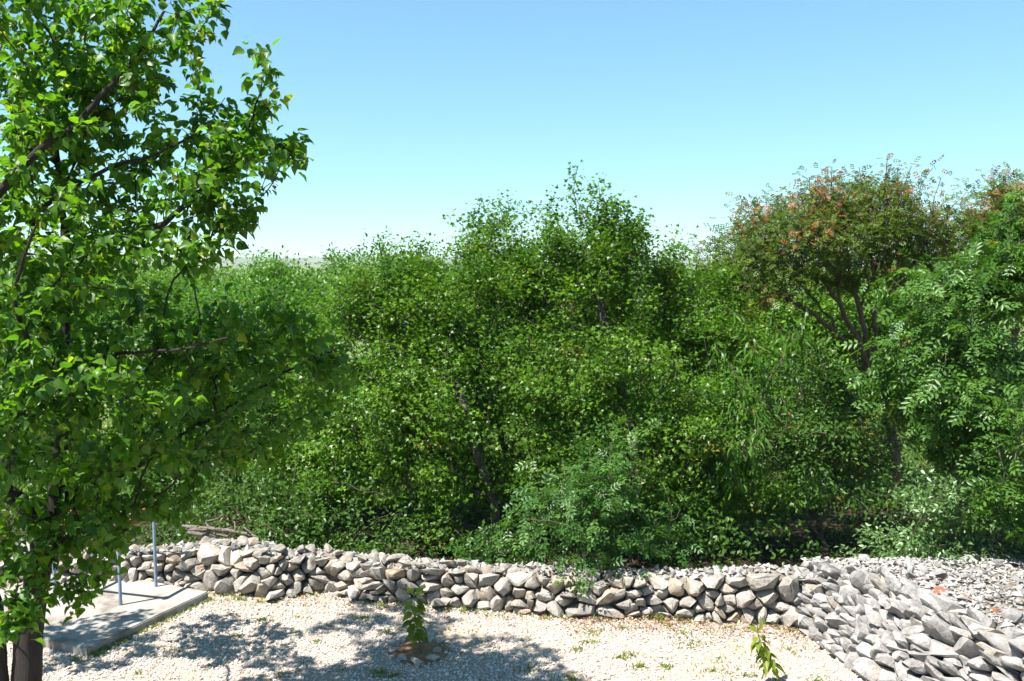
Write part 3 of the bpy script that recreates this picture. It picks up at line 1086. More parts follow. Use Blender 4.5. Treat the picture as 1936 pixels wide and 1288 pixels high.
def tree(name, label, cat, base, lobes, kind, mat, bark, seed, k=104, nleaf=50, size=0.072, spread=0.115, csp=0.20, w=0.45, trunk=None, r_tip=0.0035, expo=0.47,
         rmax=0.16, stems=1, group=None, shoots=0, young=0.0, ytop=0.0, droop=0.2, twig=0.22, sides=5, flat=0.55, pale=0.0, shell=0.40, thr=0.03, gap=-0.14, gapf=1.5, split=False, vert=0.9, limbs=()):
    r = np.random.default_rng(seed)
    root = empty(name, base)
    tag(root, label, cat, group)
    sk = Skel()
    base = np.asarray(base, float)
    if split:        # upright leaders instead of one round mass
        nl = []
        for (px, row, d, rx, ry, rd) in lobes:
            m = max(1, int(round(rx * 2 / 62)))
            for q in range(m):
                f = (q + .5) / m * 2 - 1
                env = math.sqrt(max(0.15, 1 - 0.8 * f * f))
                nl.append((px + f * rx * .85 + r.normal(0, 6), row + r.uniform(-.10, .30) * ry, d + r.normal(0, .3) * rd, rx / m * 1.05 + 6, ry * env * r.uniform(.75, 1.12), max(.25, rd * .5)))
        lobes = nl
    tips = lobe_pts(lobes, k, r, shell, 6, csp, vert)
    tips = tips[tips[:, 2] > 0.1]
    gap_n = np.array([noise.noise(Vector(q) * gapf + Vector((seed, 0, 0))) for q in tips])
    tips = tips[gap_n > gap]
    cen = tips.mean(0)
    if trunk is not None:
        sk.chain(trunk, -1, rmax, rmax * 0.5, 0.2, 0.015, r)
        sk.p[0] = base
        fork = sk.n - 1
        for ch in limbs:
            sk.chain(ch, fork - int(r.integers(0, 3)), 0.042, 0.014, 0.15, 0.02, r)
    else:
        b0 = sk.add(base - np.array([0, 0, 0.05]), -1)
        for q in range(stems):
            off = r.normal(0, 0.18, 3) * (stems > 1); off[2] = 0
            tgt = base + off * 3 + (cen - base) * np.array([.35, .35, 0]) + np.array([0, 0, 0.35 * (cen[2] - base[2])])
            sk.chain([base + off + np.array([0, 0, 0.15]), (base + off + tgt) / 2 + r.normal(0, 0.06, 3), tgt], b0, 0, 0, 0.15, 0.012, r)
    if shoots:      # upright leaders breaking the outline
        topz = np.quantile(tips[:, 2], 0.80)
        cand = tips[tips[:, 2] > topz]
        pick = cand[r.integers(len(cand), size=shoots)]
        ext = []
        for q in pick:
            L = r.uniform(0.12, 0.48); dr = norm(np.array([r.normal(0, .22), r.normal(0, .22), 1.0]))
            for m in np.arange(0.1, L, 0.085): ext.append(q + dr * m)
        tips = np.concatenate([tips, np.array(ext)])
    n_sh = len(ext) if shoots else 0
    lead = {tuple(q) for q in tips[len(tips) - n_sh:]} if n_sh else set()
    tip_i = sk.grow(tips, r, w)
    rad = sk.radii(r_tip, expo, rmax)
    big = rad[:sk.n] > thr
    V, Q = sk.tubes(rad, big, max(sides, 7))
    if len(Q): link("trunk", mesh_np("trunk", V, [Q], bark), root)
    V, Q = sk.tubes(rad, ~big, 4)
    link("branches", mesh_np("branches", V, [Q], bark), root)
    # leaves round each shoot tip
    tp = sk.p[tip_i]; td = norm(tp - sk.p[sk.par[tip_i]] + np.array([0, 0, .02]))
    cnt = np.maximum(2, r.poisson(nleaf, len(tp)) * r.uniform(0.55, 1.35, len(tp))).astype(int)
    isl = np.array([tuple(q) in lead for q in tp])
    cnt = np.where(isl, np.maximum(2, cnt // 3), cnt)
    idx = np.repeat(np.arange(len(tp)), cnt); n = len(idx)
    g = r.normal(0, 1, (n, 3)) * (spread * np.where(isl, 0.6, 1.0)[idx])[:, None] * np.array([1, 1, flat])
    pos = tp[idx] + td[idx] * (r.uniform(-1, 0.25, n) * twig)[:, None] + g
    outw = norm(tp[idx] - cen + r.normal(0, 0.15, (n, 3)))
    gd = norm(g)
    dr = norm(gd * 0.8 + outw * 0.45 + r.normal(0, 0.5, (n, 3)) + np.array([0, 0, -droop]))
    nr = norm(np.array([0, 0, 0.9]) + outw * 0.35 + r.normal(0, 0.5, (n, 3)))
    sz = size * r.uniform(0.65, 1.25, n)
    clump = r.uniform(0, 1, len(tp))
    tint = np.clip((0.6 * clump[idx] + 0.4 * r.random(n)) ** 1.15 + pale, 0, 1)
    zr = (pos[:, 2] - pos[:, 2].min()) / np.ptp(pos[:, 2])
    yc = (r.random(len(tp)) < young).astype(float)[idx] * r.uniform(0.3, 1, n)
    if ytop:
        cl = r.random(len(tp))
        pt = np.clip((zr - 0.35) / 0.6, 0, 1)
        yc = np.maximum(yc, (cl[idx] < ytop * pt) * r.uniform(0.25, 1.0, n))
    V, Fc, at = make_leaves(kind, pos, dr, nr, sz, r, tint, yc, mat)
    o = link("crown", mesh_np("crown", V, Fc, mat, at), root)
    o["kind"] = "stuff"
    return root


def gnd(px, d):
    q = P(px, 900, d)
    return np.array([q[0], d, -0.02])


GM = "maples behind the long wall"
tree("maple_tree", "dense maple whose sloping crown steps down left of the tallest maples", "tree", gnd(945, 13.0),
     [(760, 620, 14.0, 120, 130, 1.0), (790, 550, 14.4, 75, 65, .9), (850, 498, 14.5, 50, 60, .7), (725, 560, 14.6, 50, 50, .7), (860, 640, 14.2, 70, 110, .8), (720, 760, 13.4, 105, 120, .9), (830, 770, 13.0, 95, 100, .8), (690, 870, 13.4, 65, 60, .5), (810, 900, 13.2, 60, 50, .4), (640, 930, 13.5, 40, 40, .4), (680, 600, 15, 50, 60, .8), (650, 660, 15, 50, 80, .8)],
     "maple", M["maple"], M["bark_shaded"], 101, split=True, vert=1.25, csp=0.175, k=90, young=0.03, r_tip=0.0046, trunk=[gnd(945, 13.0), P(930, 940, 12.95), P(908, 870, 12.9), P(884, 795, 12.95), P(855, 690, 13.5), P(820, 600, 14.0)], rmax=0.085, shoots=40, group=GM)
tree("maple_tree", "slim upright maple standing between the sloping maple and the tallest one", "tree", gnd(975, 14.9),
     [(925, 470, 14.9, 52, 62, .8), (965, 460, 14.9, 42, 62, .7), (1000, 510, 14.7, 42, 52, .7), (960, 590, 14.4, 90, 110, .9), (940, 760, 13.6, 100, 110, .8), (955, 885, 13.3, 80, 60, .5), (860, 960, 13.2, 50, 35, .35)],
     "maple", M["maple"], M["bark_shaded"], 102, split=True, vert=1.25, csp=0.175, k=90, young=0.03, r_tip=0.0046, gap=-0.18, shoots=30, group=GM, rmax=0.1)
tree("maple_tree", "tallest maple with two pointed tops near the middle of the view", "tree", gnd(1205, 12.9),
     [(1085, 470, 14.2, 58, 62, .8), (1135, 458, 14.3, 45, 62, .7), (1210, 463, 14.3, 36, 68, .6), (1250, 510, 14.4, 42, 50, .6), (1050, 520, 14.4, 45, 65, .7), (1020, 505, 14.5, 40, 60, .6), (1130, 560, 13.9, 140, 110, 1.1), (1060, 690, 13.2, 115, 100, .9), (1200, 735, 12.9, 110, 85, .8), (1110, 810, 13, 110, 75, .7), (1240, 880, 12.9, 60, 50, .4)],
     "maple", M["maple"], M["bark_shaded"], 103, split=True, vert=1.25, csp=0.175, k=90, young=0.03, r_tip=0.0046, gap=-0.16, trunk=[gnd(1205, 12.9), P(1202, 900, 12.85), P(1192, 810, 12.85), P(1165, 700, 13.4), P(1125, 545, 13.8), P(1105, 470, 14.0)], rmax=0.10, shoots=50, group=GM)
tree("maple_tree", "lower maple filling the gap between the tallest maple and the reddish tree", "tree", gnd(1290, 14.4),
     [(1285, 522, 14.8, 65, 58, .9), (1335, 545, 15, 50, 45, .8), (1320, 600, 14.2, 85, 100, 1.0), (1290, 760, 13.3, 115, 100, .9), (1350, 860, 13.1, 95, 90, .8), (1300, 960, 12.9, 60, 40, .4), (1430, 950, 13, 50, 45, .4), (1385, 575, 14.8, 45, 50, .7)],
     "maple", M["maple"], M["bark_shaded"], 104, split=True, vert=1.25, csp=0.175, k=90, young=0.03, r_tip=0.0046, shoots=30, group=GM, rmax=0.1)
GT = "reddish-topped terebinth trees"
tree("terebinth_tree", "terebinth with reddish rounded top and bare fanning branches behind the wall corner", "tree", gnd(1660, 16.4),
     [(1550, 455, 16, 140, 62, 1.1), (1655, 405, 16.3, 75, 48, .9), (1470, 440, 15.8, 75, 45, .9), (1395, 490, 15.6, 50, 40, .7), (1715, 450, 16.5, 42, 60, .8), (1545, 395, 16, 60, 25, .6), (1755, 430, 16.6, 38, 45, .7), (1600, 425, 16.1, 90, 45, .9), (1420, 530, 15.5, 45, 30, .5), (1500, 510, 15.6, 55, 28, .5), (1620, 500, 16, 45, 25, .5), (1600, 378, 16.1, 60, 35, .7), (1740, 520, 16.4, 40, 45, .5)],
     "compound_small", M["terebinth"], M["bark_red"], 105, gap=-1.0, k=112, nleaf=15, size=0.12, w=0.75, rmax=0.10, shoots=18, ytop=0.30, young=0.03, spread=0.10, group=GT,
     trunk=[gnd(1700, 16.3), P(1700, 900, 16.2), P(1680, 790, 16.1), P(1645, 705, 16.1)],
     limbs=[[P(1590, 640, 15.9), P(1530, 590, 15.7), P(1450, 540, 15.5), P(1400, 490, 15.5)], [P(1605, 610, 15.8), P(1550, 520, 15.7), P(1500, 440, 15.8)], [P(1632, 610, 16), P(1610, 520, 15.9), P(1585, 420, 16)],
            [P(1655, 610, 16.1), P(1655, 510, 16.1), P(1670, 400, 16.2)], [P(1685, 640, 16.2), P(1715, 540, 16.4), P(1745, 450, 16.5)]], expo=0.42, r_tip=0.0058, flat=0.7, shell=0.75, thr=0.022)
tree("terebinth_tree", "second reddish-topped terebinth rising behind the leafy tree at right edge", "tree", gnd(1900, 17),
     [(1895, 395, 16.5, 60, 38, .8), (1835, 440, 17, 55, 50, .8), (1960, 370, 16, 60, 50, .8), (1900, 480, 16.5, 110, 60, .8)],
     "compound_small", M["terebinth"], M["bark_red"], 106, gap=-0.5, k=110, nleaf=17, size=0.12, w=0.6, rmax=0.10, shoots=16, ytop=0.38, spread=0.11, group=GT)
tree("ash_tree", "tall compound-leaved tree in sun at right edge behind the stone bank", "tree", gnd(1810, 12.9),
     [(1850, 510, 12.6, 80, 75, .8), (1780, 560, 12.4, 75, 85, .8), (1900, 600, 12.1, 100, 120, .8), (1780, 720, 12, 95, 95, .8), (1880, 780, 11.9, 90, 100, .7), (1710, 690, 12.6, 50, 75, .6), (1925, 450, 12.6, 45, 50, .6)],
     "compound", M["ash"], M["bark_grey"], 107, k=80, nleaf=14, size=0.20, spread=0.10, rmax=0.1, shoots=16, young=0.025, droop=0.6, twig=0.28)
tree("peach_tree", "light green tree with long drooping narrow leaves right of the maples", "tree", gnd(1430, 13.4),
     [(1445, 665, 13.2, 45, 45, .5), (1405, 760, 12.9, 50, 70, .5), (1370, 900, 12.8, 50, 50, .4)],
     "narrow", M["narrow"], M["bark_red"], 108, k=80, nleaf=18, size=0.14, spread=0.07, droop=1.3, rmax=0.06, shoots=6)
tree("glossy_shrub", "tall glossy dark shrub under the terebinth's bare branches", "shrub", gnd(1570, 13.5),
     [(1560, 760, 13.5, 95, 80, .8), (1550, 870, 13.1, 100, 80, .7), (1640, 800, 13.6, 60, 90, .7), (1480, 730, 13.8, 60, 60, .6)],
     "oval", M["glossy"], M["bark_grey"], 109, k=84, nleaf=44, size=0.08, stems=3, rmax=0.06, shoots=10, young=0.04)
tree("overhanging_shrub", "blue-green shrub spilling over the middle of the long wall", "shrub", gnd(1130, 11.75),
     [(1120, 960, 11.5, 105, 65, .5), (1060, 890, 11.8, 45, 45, .4), (1150, 1040, 11.15, 42, 28, .22), (990, 1015, 11.7, 50, 30, .3), (1215, 990, 11.7, 50, 40, .4), (1130, 870, 11.9, 60, 35, .4), (920, 1030, 11.9, 40, 20, .25), (1270, 1030, 11.7, 45, 25, .3)],
     "compound", M["bluegreen"], M["bark_grey"], 110, gap=-0.08, gapf=3.0, k=95, nleaf=14, size=0.17, spread=0.085, stems=4, rmax=0.04, shoots=5, droop=0.3)
tree("silvery_shrub", "bright silvery-green shrub just behind the rubble top of the stone bank", "shrub", gnd(1790, 11.8),
     [(1790, 985, 11.5, 80, 45, .4), (1700, 1015, 11.6, 50, 20, .25), (1840, 1005, 11.5, 40, 35, .3), (1760, 940, 11.5, 35, 25, .25)],
     "oval", M["silver"], M["bark_grey"], 111, k=190, nleaf=36, size=0.07, spread=0.085, stems=4, rmax=0.03, shoots=8)
tree("broadleaf_shrub", "leafy green shrub cut by right edge of view above the bank", "shrub", gnd(1930, 11.2),
     [(1920, 880, 11, 45, 70, .4), (1960, 960, 11, 50, 60, .4), (1990, 820, 11, 60, 70, .4)],
     "compound", M["ash"], M["bark_grey"], 112, k=90, nleaf=13, size=0.2, spread=0.09, stems=3, rmax=0.03, shoots=3, pale=0.15)
tree("glossy_shrub", "shiny-leaved shrub behind the wall's higher left end", "shrub", gnd(590, 13.4),
     [(590, 955, 13.4, 85, 55, .7), (530, 1000, 13.0, 65, 32, .4), (690, 1010, 12.8, 80, 30, .4), (470, 960, 13.3, 60, 40, .5), (420, 985, 13.2, 60, 25, .3)],
     "oval", M["glossy"], M["bark_grey"], 113, k=100, nleaf=40, size=0.08, stems=5, rmax=0.04, shoots=6, pale=0.2)
tree("young_maple", "thin maple with sunlit gaps beneath, between apricot boughs and dense maples", "tree", gnd(600, 15.0),
     [(620, 690, 15, 60, 120, .9), (590, 830, 14.6, 70, 70, .7), (560, 880, 14.4, 60, 40, .5), (640, 800, 14.3, 55, 60, .6)],
     "maple", M["maple"], M["bark_grey"], 114, k=84, stems=3, rmax=0.05, shoots=8, pale=0.15)
tree("pale_tree", "yellow-green tree seen past the apricot's lower boughs", "tree", gnd(500, 17.2),
     [(450, 620, 17, 130, 75, 1.3), (560, 600, 18, 70, 65, 1.0), (500, 700, 16.6, 130, 100, 1.2), (380, 720, 16.6, 110, 110, 1.1), (330, 800, 16.6, 70, 60, .9)],
     "oval", M["pale"], M["bark_grey"], 115, k=66, nleaf=46, size=0.10, spread=0.15, csp=0.22, shoots=20, rmax=0.12)
tree("pale_tree", "yellow-green tree mostly hidden behind the apricot trunk", "tree", gnd(150, 19),
     [(230, 580, 19.5, 140, 70, 1.5), (80, 620, 19, 160, 100, 1.5), (160, 760, 18, 180, 120, 1.5), (20, 820, 17.5, 120, 110, 1.2), (280, 880, 17, 110, 70, 1)],
     "oval", M["pale"], M["bark_grey"], 116, k=44, nleaf=44, size=0.11, spread=0.18, csp=0.25, shoots=10, rmax=0.13)
GF = "trees farther off beyond the maples"
far = [("wispy pale tree on the skyline left of the maples", 655, 30, [(655, 520, 30, 55, 28, 1.2), (650, 570, 30, 70, 50, 1.5)], 0.2),
       ("rounded far tree peeping over the sloping maple's shoulder", 735, 27, [(735, 500, 27, 50, 32, 1.3), (740, 570, 27, 80, 60, 1.5)], 0.0),
       ("far tree glimpsed in the notch beside the slim maple", 880, 27, [(880, 570, 27, 110, 50, 1.5), (880, 680, 26, 120, 80, 1.5)], 0.1),
       ("bright far tree seen through the terebinth's bare branches", 1600, 25, [(1570, 590, 24, 150, 50, 1.4), (1600, 620, 25, 150, 60, 1.6), (1500, 640, 24, 110, 70, 1.5), (1690, 640, 25, 90, 70, 1.5), (1600, 750, 24, 160, 80, 1.5)], 0.1),
       ("far tree behind the lower maple left of the terebinth", 1370, 26, [(1370, 560, 26, 90, 50, 1.5), (1370, 680, 25, 120, 90, 1.5)], 0.15),
       ("far tree on the skyline showing above the yellow-green tree", 500, 28, [(510, 545, 28, 60, 40, 1.3), (570, 575, 28, 60, 50, 1.3), (420, 590, 29, 70, 40, 1.4)], 0.3),
       ("far tree behind the right-edge trees", 1800, 26, [(1800, 560, 26, 130, 80, 1.6), (1850, 700, 25, 150, 100, 1.6)], 0.1),
       ("far tree hidden behind the tallest maple", 1120, 27, [(1120, 600, 27, 150, 80, 1.6), (1120, 740, 26, 160, 90, 1.6)], 0.0),
       ("far tree on the skyline behind the apricot's trunk", 200, 30, [(200, 540, 30, 120, 40, 1.5), (80, 560, 30, 120, 50, 1.5), (330, 560, 30, 90, 45, 1.5)], 0.2)]
mid = [("tree added for darkness between the sloping maple's trunk and the meadow gap", 800, 18.6, [(800, 760, 18.6, 110, 70, 1.3), (830, 880, 18, 110, 60, 1.1)]),
       ("tree added for darkness behind the trunk of the tallest maple", 1080, 18.8, [(1080, 760, 18.8, 140, 80, 1.4), (1100, 880, 18.4, 150, 70, 1.2)]),
       ("tree added for darkness between the peach's drooping leaves and the lower maple", 1370, 18.4, [(1370, 720, 18.4, 110, 80, 1.3), (1340, 860, 18, 90, 60, 1.1), (1590, 850, 18, 110, 70, 1.1)])]
for i, (lab, px, d, lobes) in enumerate(mid):  # mostly hidden trees, added to darken the gaps behind the maples
    tree("added_shade_tree", lab, "tree", gnd(px, d), lobes, "maple", M["maple"], M["bark_grey"], 160 + i, k=60, nleaf=46, size=0.09, spread=0.15, csp=0.25, group="trees added for darkness in the second row")
for i, (lab, px, d, lobes, pl) in enumerate(far):
    tree("far_tree", lab, "tree", gnd(px, d), lobes, "oval", M["pale"] if i in (0, 5) else M["maple"], M["bark_grey"], 130 + i, k=38, nleaf=46, size=0.14, spread=0.24, csp=0.35, rmax=0.12, gap=-1.0, shoots=8, pale=pl, group=GF, twig=0.3)


def treeline():
    r = np.random.default_rng(44)
    cl = 1500
    x = r.uniform(-100, 100, cl); y = r.uniform(80, 150, cl)
    h = np.array([2.5 + 1.0 * noise.noise(Vector((a * .06, b_ * .06, 0))) for a, b_ in zip(x, y)])
    n = 26
    c = np.repeat(np.stack([x, y, h * r.uniform(0.3, 1.15, cl)], -1), n, 0)
    pos = c + r.normal(0, 0.7, (cl * n, 3)); pos[:, 2] = np.maximum(pos[:, 2], 0.1)
    V, Fc, at = make_leaves("oval", pos, r.normal(size=(cl * n, 3)), norm(r.normal(0, .5, (cl * n, 3)) + np.array([0, 0, 1])), r.uniform(.35, .7, cl * n), r, r.random(cl * n) * .6, np.zeros(cl * n), M["maple"])
    o = link("woodland", mesh_np("woodland", V, Fc, M["maple"], at))
    tag(o, "distant scrub woodland along the horizon", "woodland", None, "stuff")


treeline()


def undergrowth():
    r = np.random.default_rng(45)
    cl = 900
    u = r.uniform(0, 1, cl); y = r.uniform(12.1, 15.6, cl); x = (u * 2 - 1) * 0.66 * y
    # leave the sunny meadow gaps open
    keep = ~((np.abs(968 + F * x / y - 710) < 70) & (y > 13)) & ~((np.abs(968 + F * x / y - 1480) < 60) & (y > 13.6))
    pc = 968 + F * x / y
    keep &= ~(((pc > 1240) & (pc < 1720)) | ((pc > 700) & (pc < 960))) | (r.random(cl) < 0.6)
    x, y = x[keep], y[keep]; cl = len(x)
    y = np.maximum(y, np.interp(x, wall_base[:, 0], wall_base[:, 1]) + 0.95)
    n = 34
    h = np.clip(0.36 + 0.28 * r.normal(size=cl), 0.08, 0.95)
    c = np.repeat(np.stack([x, y, h], -1), n, 0)
    pos = c + r.normal(0, 1, (cl * n, 3)) * np.array([.17, .17, .13]); pos[:, 2] = np.maximum(pos[:, 2], 0.03)
    V, Fc, at = make_leaves("oval", pos, r.normal(size=(cl * n, 3)) + np.array([0, -.4, 0]), norm(r.normal(0, .5, (cl * n, 3)) + np.array([0, -.3, 1])), r.uniform(.05, .10, cl * n), r,
                            np.repeat(r.random(cl), n) * .6 + .4 * r.random(cl * n), np.zeros(cl * n), M["glossy"])
    o = link("undergrowth", mesh_np("undergrowth", V, Fc, M["glossy"], at))
    tag(o, "shady leafy undergrowth at the foot of the trees behind the wall", "undergrowth", None, "stuff")


undergrowth()


# ------------------------------------------------------------------ the apricot tree in front
def apricot():
    r = np.random.default_rng(77)
    base = P(45, 1288, 7.4); base[2] = -0.05; base[0] += 0.05
    root = empty("apricot_tree", (base[0], base[1], 0))
    tag(root, "large apricot tree with dark trunk and broad leaves filling the left side", "tree")
    sk = Skel()
    C = lambda L: [P(*q) for q in L]
    t = sk.chain([base] + C([(50, 1288, 7.4), (56, 1200, 7.4), (70, 1090, 7.4), (86, 1010, 7.4)]), -1, 0.125, 0.095, 0.08, 0.004, r)
    fork = t[-1]
    A = sk.chain(C([(40, 950, 7.3), (-10, 915, 7.2), (-90, 820, 7.0), (-150, 660, 6.9), (-120, 510, 6.9), (-60, 425, 6.95), (0, 362, 6.95), (60, 298, 7.0), (140, 237, 7.0), (210, 162, 7.05), (270, 92, 7.1), (310, 20, 7.2)]), fork, 0.075, 0.010, 0.09, 0.006, r)
    B = sk.chain(C([(108, 920, 7.5), (118, 800, 7.6), (122, 650, 7.7), (126, 500, 7.7), (118, 400, 7.7), (100, 250, 7.8), (60, 100, 7.8), (50, -80, 7.8)]), fork, 0.062, 0.012, 0.09, 0.006, r)
    near = lambda chain, q: min(chain, key=lambda i: np.linalg.norm(sk.p[i] - P(*q)))
    sk.chain(C([(200, 912, 7.9), (290, 862, 8.1), (360, 815, 8.2), (430, 772, 8.3), (540, 705, 8.4), (640, 655, 8.5)]), near(B, (108, 920, 7.5)), 0.040, 0.008, 0.09, 0.005, r)
    Fc_ = sk.chain(C([(165, 530, 7.6), (190, 482, 7.4), (260, 442, 7.3), (310, 420, 7.2), (380, 360, 7.1), (425, 300, 7.1), (470, 240, 7.1), (497, 150, 7.1)]), near(B, (126, 560, 7.7)), 0.042, 0.006, 0.09, 0.005, r)
    sk.chain(C([(150, 700, 7.4), (200, 672, 7.1), (340, 660, 6.9), (430, 640, 6.8)]), near(B, (120, 740, 7.6)), 0.026, 0.006, 0.09, 0.005, r)
    sk.chain(C([(20, 850, 7.0), (45, 765, 6.9), (62, 690, 6.8), (30, 560, 6.6), (60, 440, 6.4)]), near(A, (-10, 915, 7.2)), 0.04, 0.010, 0.09, 0.006, r)
    sk.chain(C([(60, 420, 7.5), (180, 330, 7.3), (300, 290, 7.2), (400, 235, 7.1)]), near(B, (126, 500, 7.7)), 0.028, 0.006, 0.09, 0.005, r)
    sk.chain(C([(160, 1000, 7.3), (210, 1040, 7.1)]), near(t, (80, 1050, 7.4)), 0.014, 0.005, 0.09, 0.004, r)
    # second stem from the same stool
    b2 = base + np.array([-0.30, -0.05, 0])
    s2 = sk.chain([b2] + C([(-6, 1288, 7.3), (-8, 1200, 7.3), (-30, 1080, 7.2), (-110, 900, 7.0), (-230, 650, 6.9), (-300, 350, 7.0)]), -1, 0.09, 0.04, 0.09, 0.006, r)
    lobes = [(250, 60, 7.4, 130, 75, .7), (60, 80, 7.7, 140, 120, 1.0), (375, 22, 7.2, 48, 28, .4), (405, 28, 7.2, 38, 26, .3), (350, 60, 7.2, 50, 35, .4), (190, 230, 7.5, 130, 90, .8), (500, 140, 7.1, 28, 55, .25), (400, 235, 7.2, 105, 62, .7), (450, 200, 7.1, 60, 45, .4), (330, 150, 7.2, 60, 60, .5),
             (540, 222, 7.1, 40, 34, .35), (515, 310, 7.2, 60, 58, .5), (460, 390, 7.2, 62, 48, .5), (300, 380, 7.2, 130, 75, .9), (100, 400, 7.5, 160, 100, 1.0), (385, 455, 7.2, 60, 22, .35),
             (150, 545, 7.4, 170, 55, 1.2), (330, 590, 7.6, 125, 42, .8), (470, 625, 8.0, 110, 45, .7), (610, 680, 8.4, 62, 50, .5), (420, 720, 8.0, 140, 65, .9), (200, 680, 7.2, 170, 70, 1.1), (60, 700, 7.0, 110, 110, 1.0),
             (530, 800, 8.4, 65, 45, .5), (330, 830, 8.0, 120, 55, .7), (150, 820, 7.2, 130, 80, 1.0), (330, 930, 7.8, 95, 30, .5), (150, 960, 7.3, 95, 50, .7), (50, 900, 7.0, 80, 70, .8),
             (210, 1055, 7.1, 42, 42, .3), (150, 1085, 7.2, 45, 50, .3), (15, 1060, 7.0, 40, 80, .4), (40, 1165, 6.9, 35, 25, .25),
             (150, -110, 7.4, 160, 80, 1.0), (-200, 300, 7.4, 110, 150, .8), (-150, 720, 7.2, 90, 100, .7), (40, 640, 8.8, 120, 110, .6)]
    lobes += [(100, 150, 7.7, 140, 110, .6), (250, 130, 7.5, 90, 60, .5), (40, 330, 7.6, 110, 90, .6), (640, 690, 8.4, 45, 50, .4), (560, 640, 8.2, 75, 35, .4), (480, 580, 8.0, 80, 30, .4), (600, 760, 8.4, 55, 35, .4), (380, 640, 7.8, 110, 50, .6), (120, 480, 6.9, 150, 90, .5), (100, 700, 6.9, 130, 120, .5), (160, 870, 7.9, 110, 70, .4), (150, 250, 7.6, 140, 110, .5), (170, 1000, 7.6, 90, 50, .3), (10, 980, 7.0, 50, 60, .3), (45, 1110, 6.9, 60, 50, .25), (95, 1020, 6.9, 80, 45, .3), (15, 1170, 6.9, 30, 35, .2), (260, 740, 7.0, 120, 70, .5), (330, 460, 7.0, 90, 50, .5), (400, 330, 7.0, 100, 60, .5), (240, 860, 7.2, 120, 60, .5), (230, 960, 7.3, 110, 40, .4), (430, 830, 8.2, 110, 50, .6), (-20, -40, 8.6, 180, 90, .8), (-560, 0, 6.0, 190, 190, .8), (-375, 500, 8.6, 160, 130, .7), (450, 300, 7.2, 80, 60, .6), (540, 260, 7.2, 45, 40, .4), (100, 770, 9.5, 100, 60, .5)]  # far-left lobes outside the frame are added to shade lower crown and gravel
    tips = lobe_pts(lobes, 51, r, 0.2)
    tips = tips[tips[:, 2] > 0.9]
    ti = sk.grow(tips, r, 0.35, 0.12, up=0.05)
    rad = sk.radii(0.0030, 0.38, 0.10)
    big = rad[:sk.n] > 0.032
    V, Q = sk.tubes(rad, big, 14, 0.012)
    link("trunk", mesh_np("trunk", V, [Q], M["bark_dark"]), root)
    V, Q = sk.tubes(rad, ~big, 5)
    link("branches", mesh_np("branches", V, [Q], M["bark_dark"]), root)
    # leaves alternate along the last stretch of each shoot
    tp = sk.p[ti]; p1 = sk.p[sk.par[ti]]; td = norm(tp - p1)
    cnt = r.integers(12, 25, len(tp)); idx = np.repeat(np.arange(len(tp)), cnt); n = len(idx)
    tt = r.uniform(0, 1, n)
    ang = r.uniform(0, 6.28, n)
    u = norm(np.cross(td[idx], np.array([.2, .3, 1.0]))); v = np.cross(td[idx], u)
    radial = np.cos(ang)[:, None] * u + np.sin(ang)[:, None] * v
    pos = tp[idx] - td[idx] * (tt * 0.34 - 0.03)[:, None] + radial * r.uniform(0, 0.06, (n, 1))
    dr = norm(radial * 0.8 + td[idx] * 0.40 + np.array([0, 0, -0.55]) + r.normal(0, 0.42, (n, 3)))
    nr = norm(radial * 0.25 + td[idx] * 0.2 + np.array([0, 0, 0.8]) + r.normal(0, 0.5, (n, 3)))
    size = 0.090 * r.uniform(0.45, 1.25, n)
    tint = np.clip(0.4 * r.random(len(tp))[idx] + 0.6 * r.random(n), 0, 1); yg = (r.random(n) < 0.07) * r.uniform(0.2, 0.9, n)
    # the 300 largest in view become single leaves
    fy = pos[:, 1] * math.cos(PITCH) - (pos[:, 2] - CAM_Z) * math.sin(PITCH)
    fz = pos[:, 1] * math.sin(PITCH) + (pos[:, 2] - CAM_Z) * math.cos(PITCH)
    pxx = 968 + F * pos[:, 0] / fy; row = 644 - F * fz / fy
    inn = (pxx > 15) & (pxx < 1900) & (row > 15) & (row < 1270)
    score = np.where(inn, size / fy, 0)
    pick = np.argsort(-score)[:300]
    rest = np.setdiff1d(np.arange(n), pick)
    V, Fc, at = make_leaves("apricot", pos[rest], dr[rest], nr[rest], size[rest], r, tint[rest], yg[rest], M["apricot"])
    o = link("crown", mesh_np("crown", V, Fc, M["apricot"], at), root); o["kind"] = "stuff"
    bank = leaf_bank("apricot", M["apricot"], r, 8)
    for i in pick:
        put_leaf(bank[r.integers(8)], pos[i], dr[i], nr[i], size[i], root)


def leaf_bank(kind, mat, r, n, young=0.0):
    out = []
    for i in range(n):
        V, Fc, at = make_leaves(kind, np.zeros((1, 3)), np.array([[0, 1.0, 0]]), np.array([[0, 0, 1.0]]), np.ones(1), r, np.array([i / (n - 1)]), np.array([young * r.random()]), mat)
        out.append(mesh_np("leaf", V, Fc, mat, at))
    return out


def put_leaf(me, p, d, nrm, s, root):
    y = norm(np.asarray(d)); x = norm(np.cross(y, nrm)); z = np.cross(x, y)
    o = bpy.data.objects.new("leaf", me); COL.objects.link(o)
    Mx = Matrix(((x[0] * s, y[0] * s, z[0] * s, p[0]), (x[1] * s, y[1] * s, z[1] * s, p[1]), (x[2] * s, y[2] * s, z[2] * s, p[2]), (0, 0, 0, 1)))
    o.parent = root
    o.matrix_parent_inverse = Matrix.Translation(-Vector(root.location))
    o.matrix_basis = Mx
    return o


apricot()


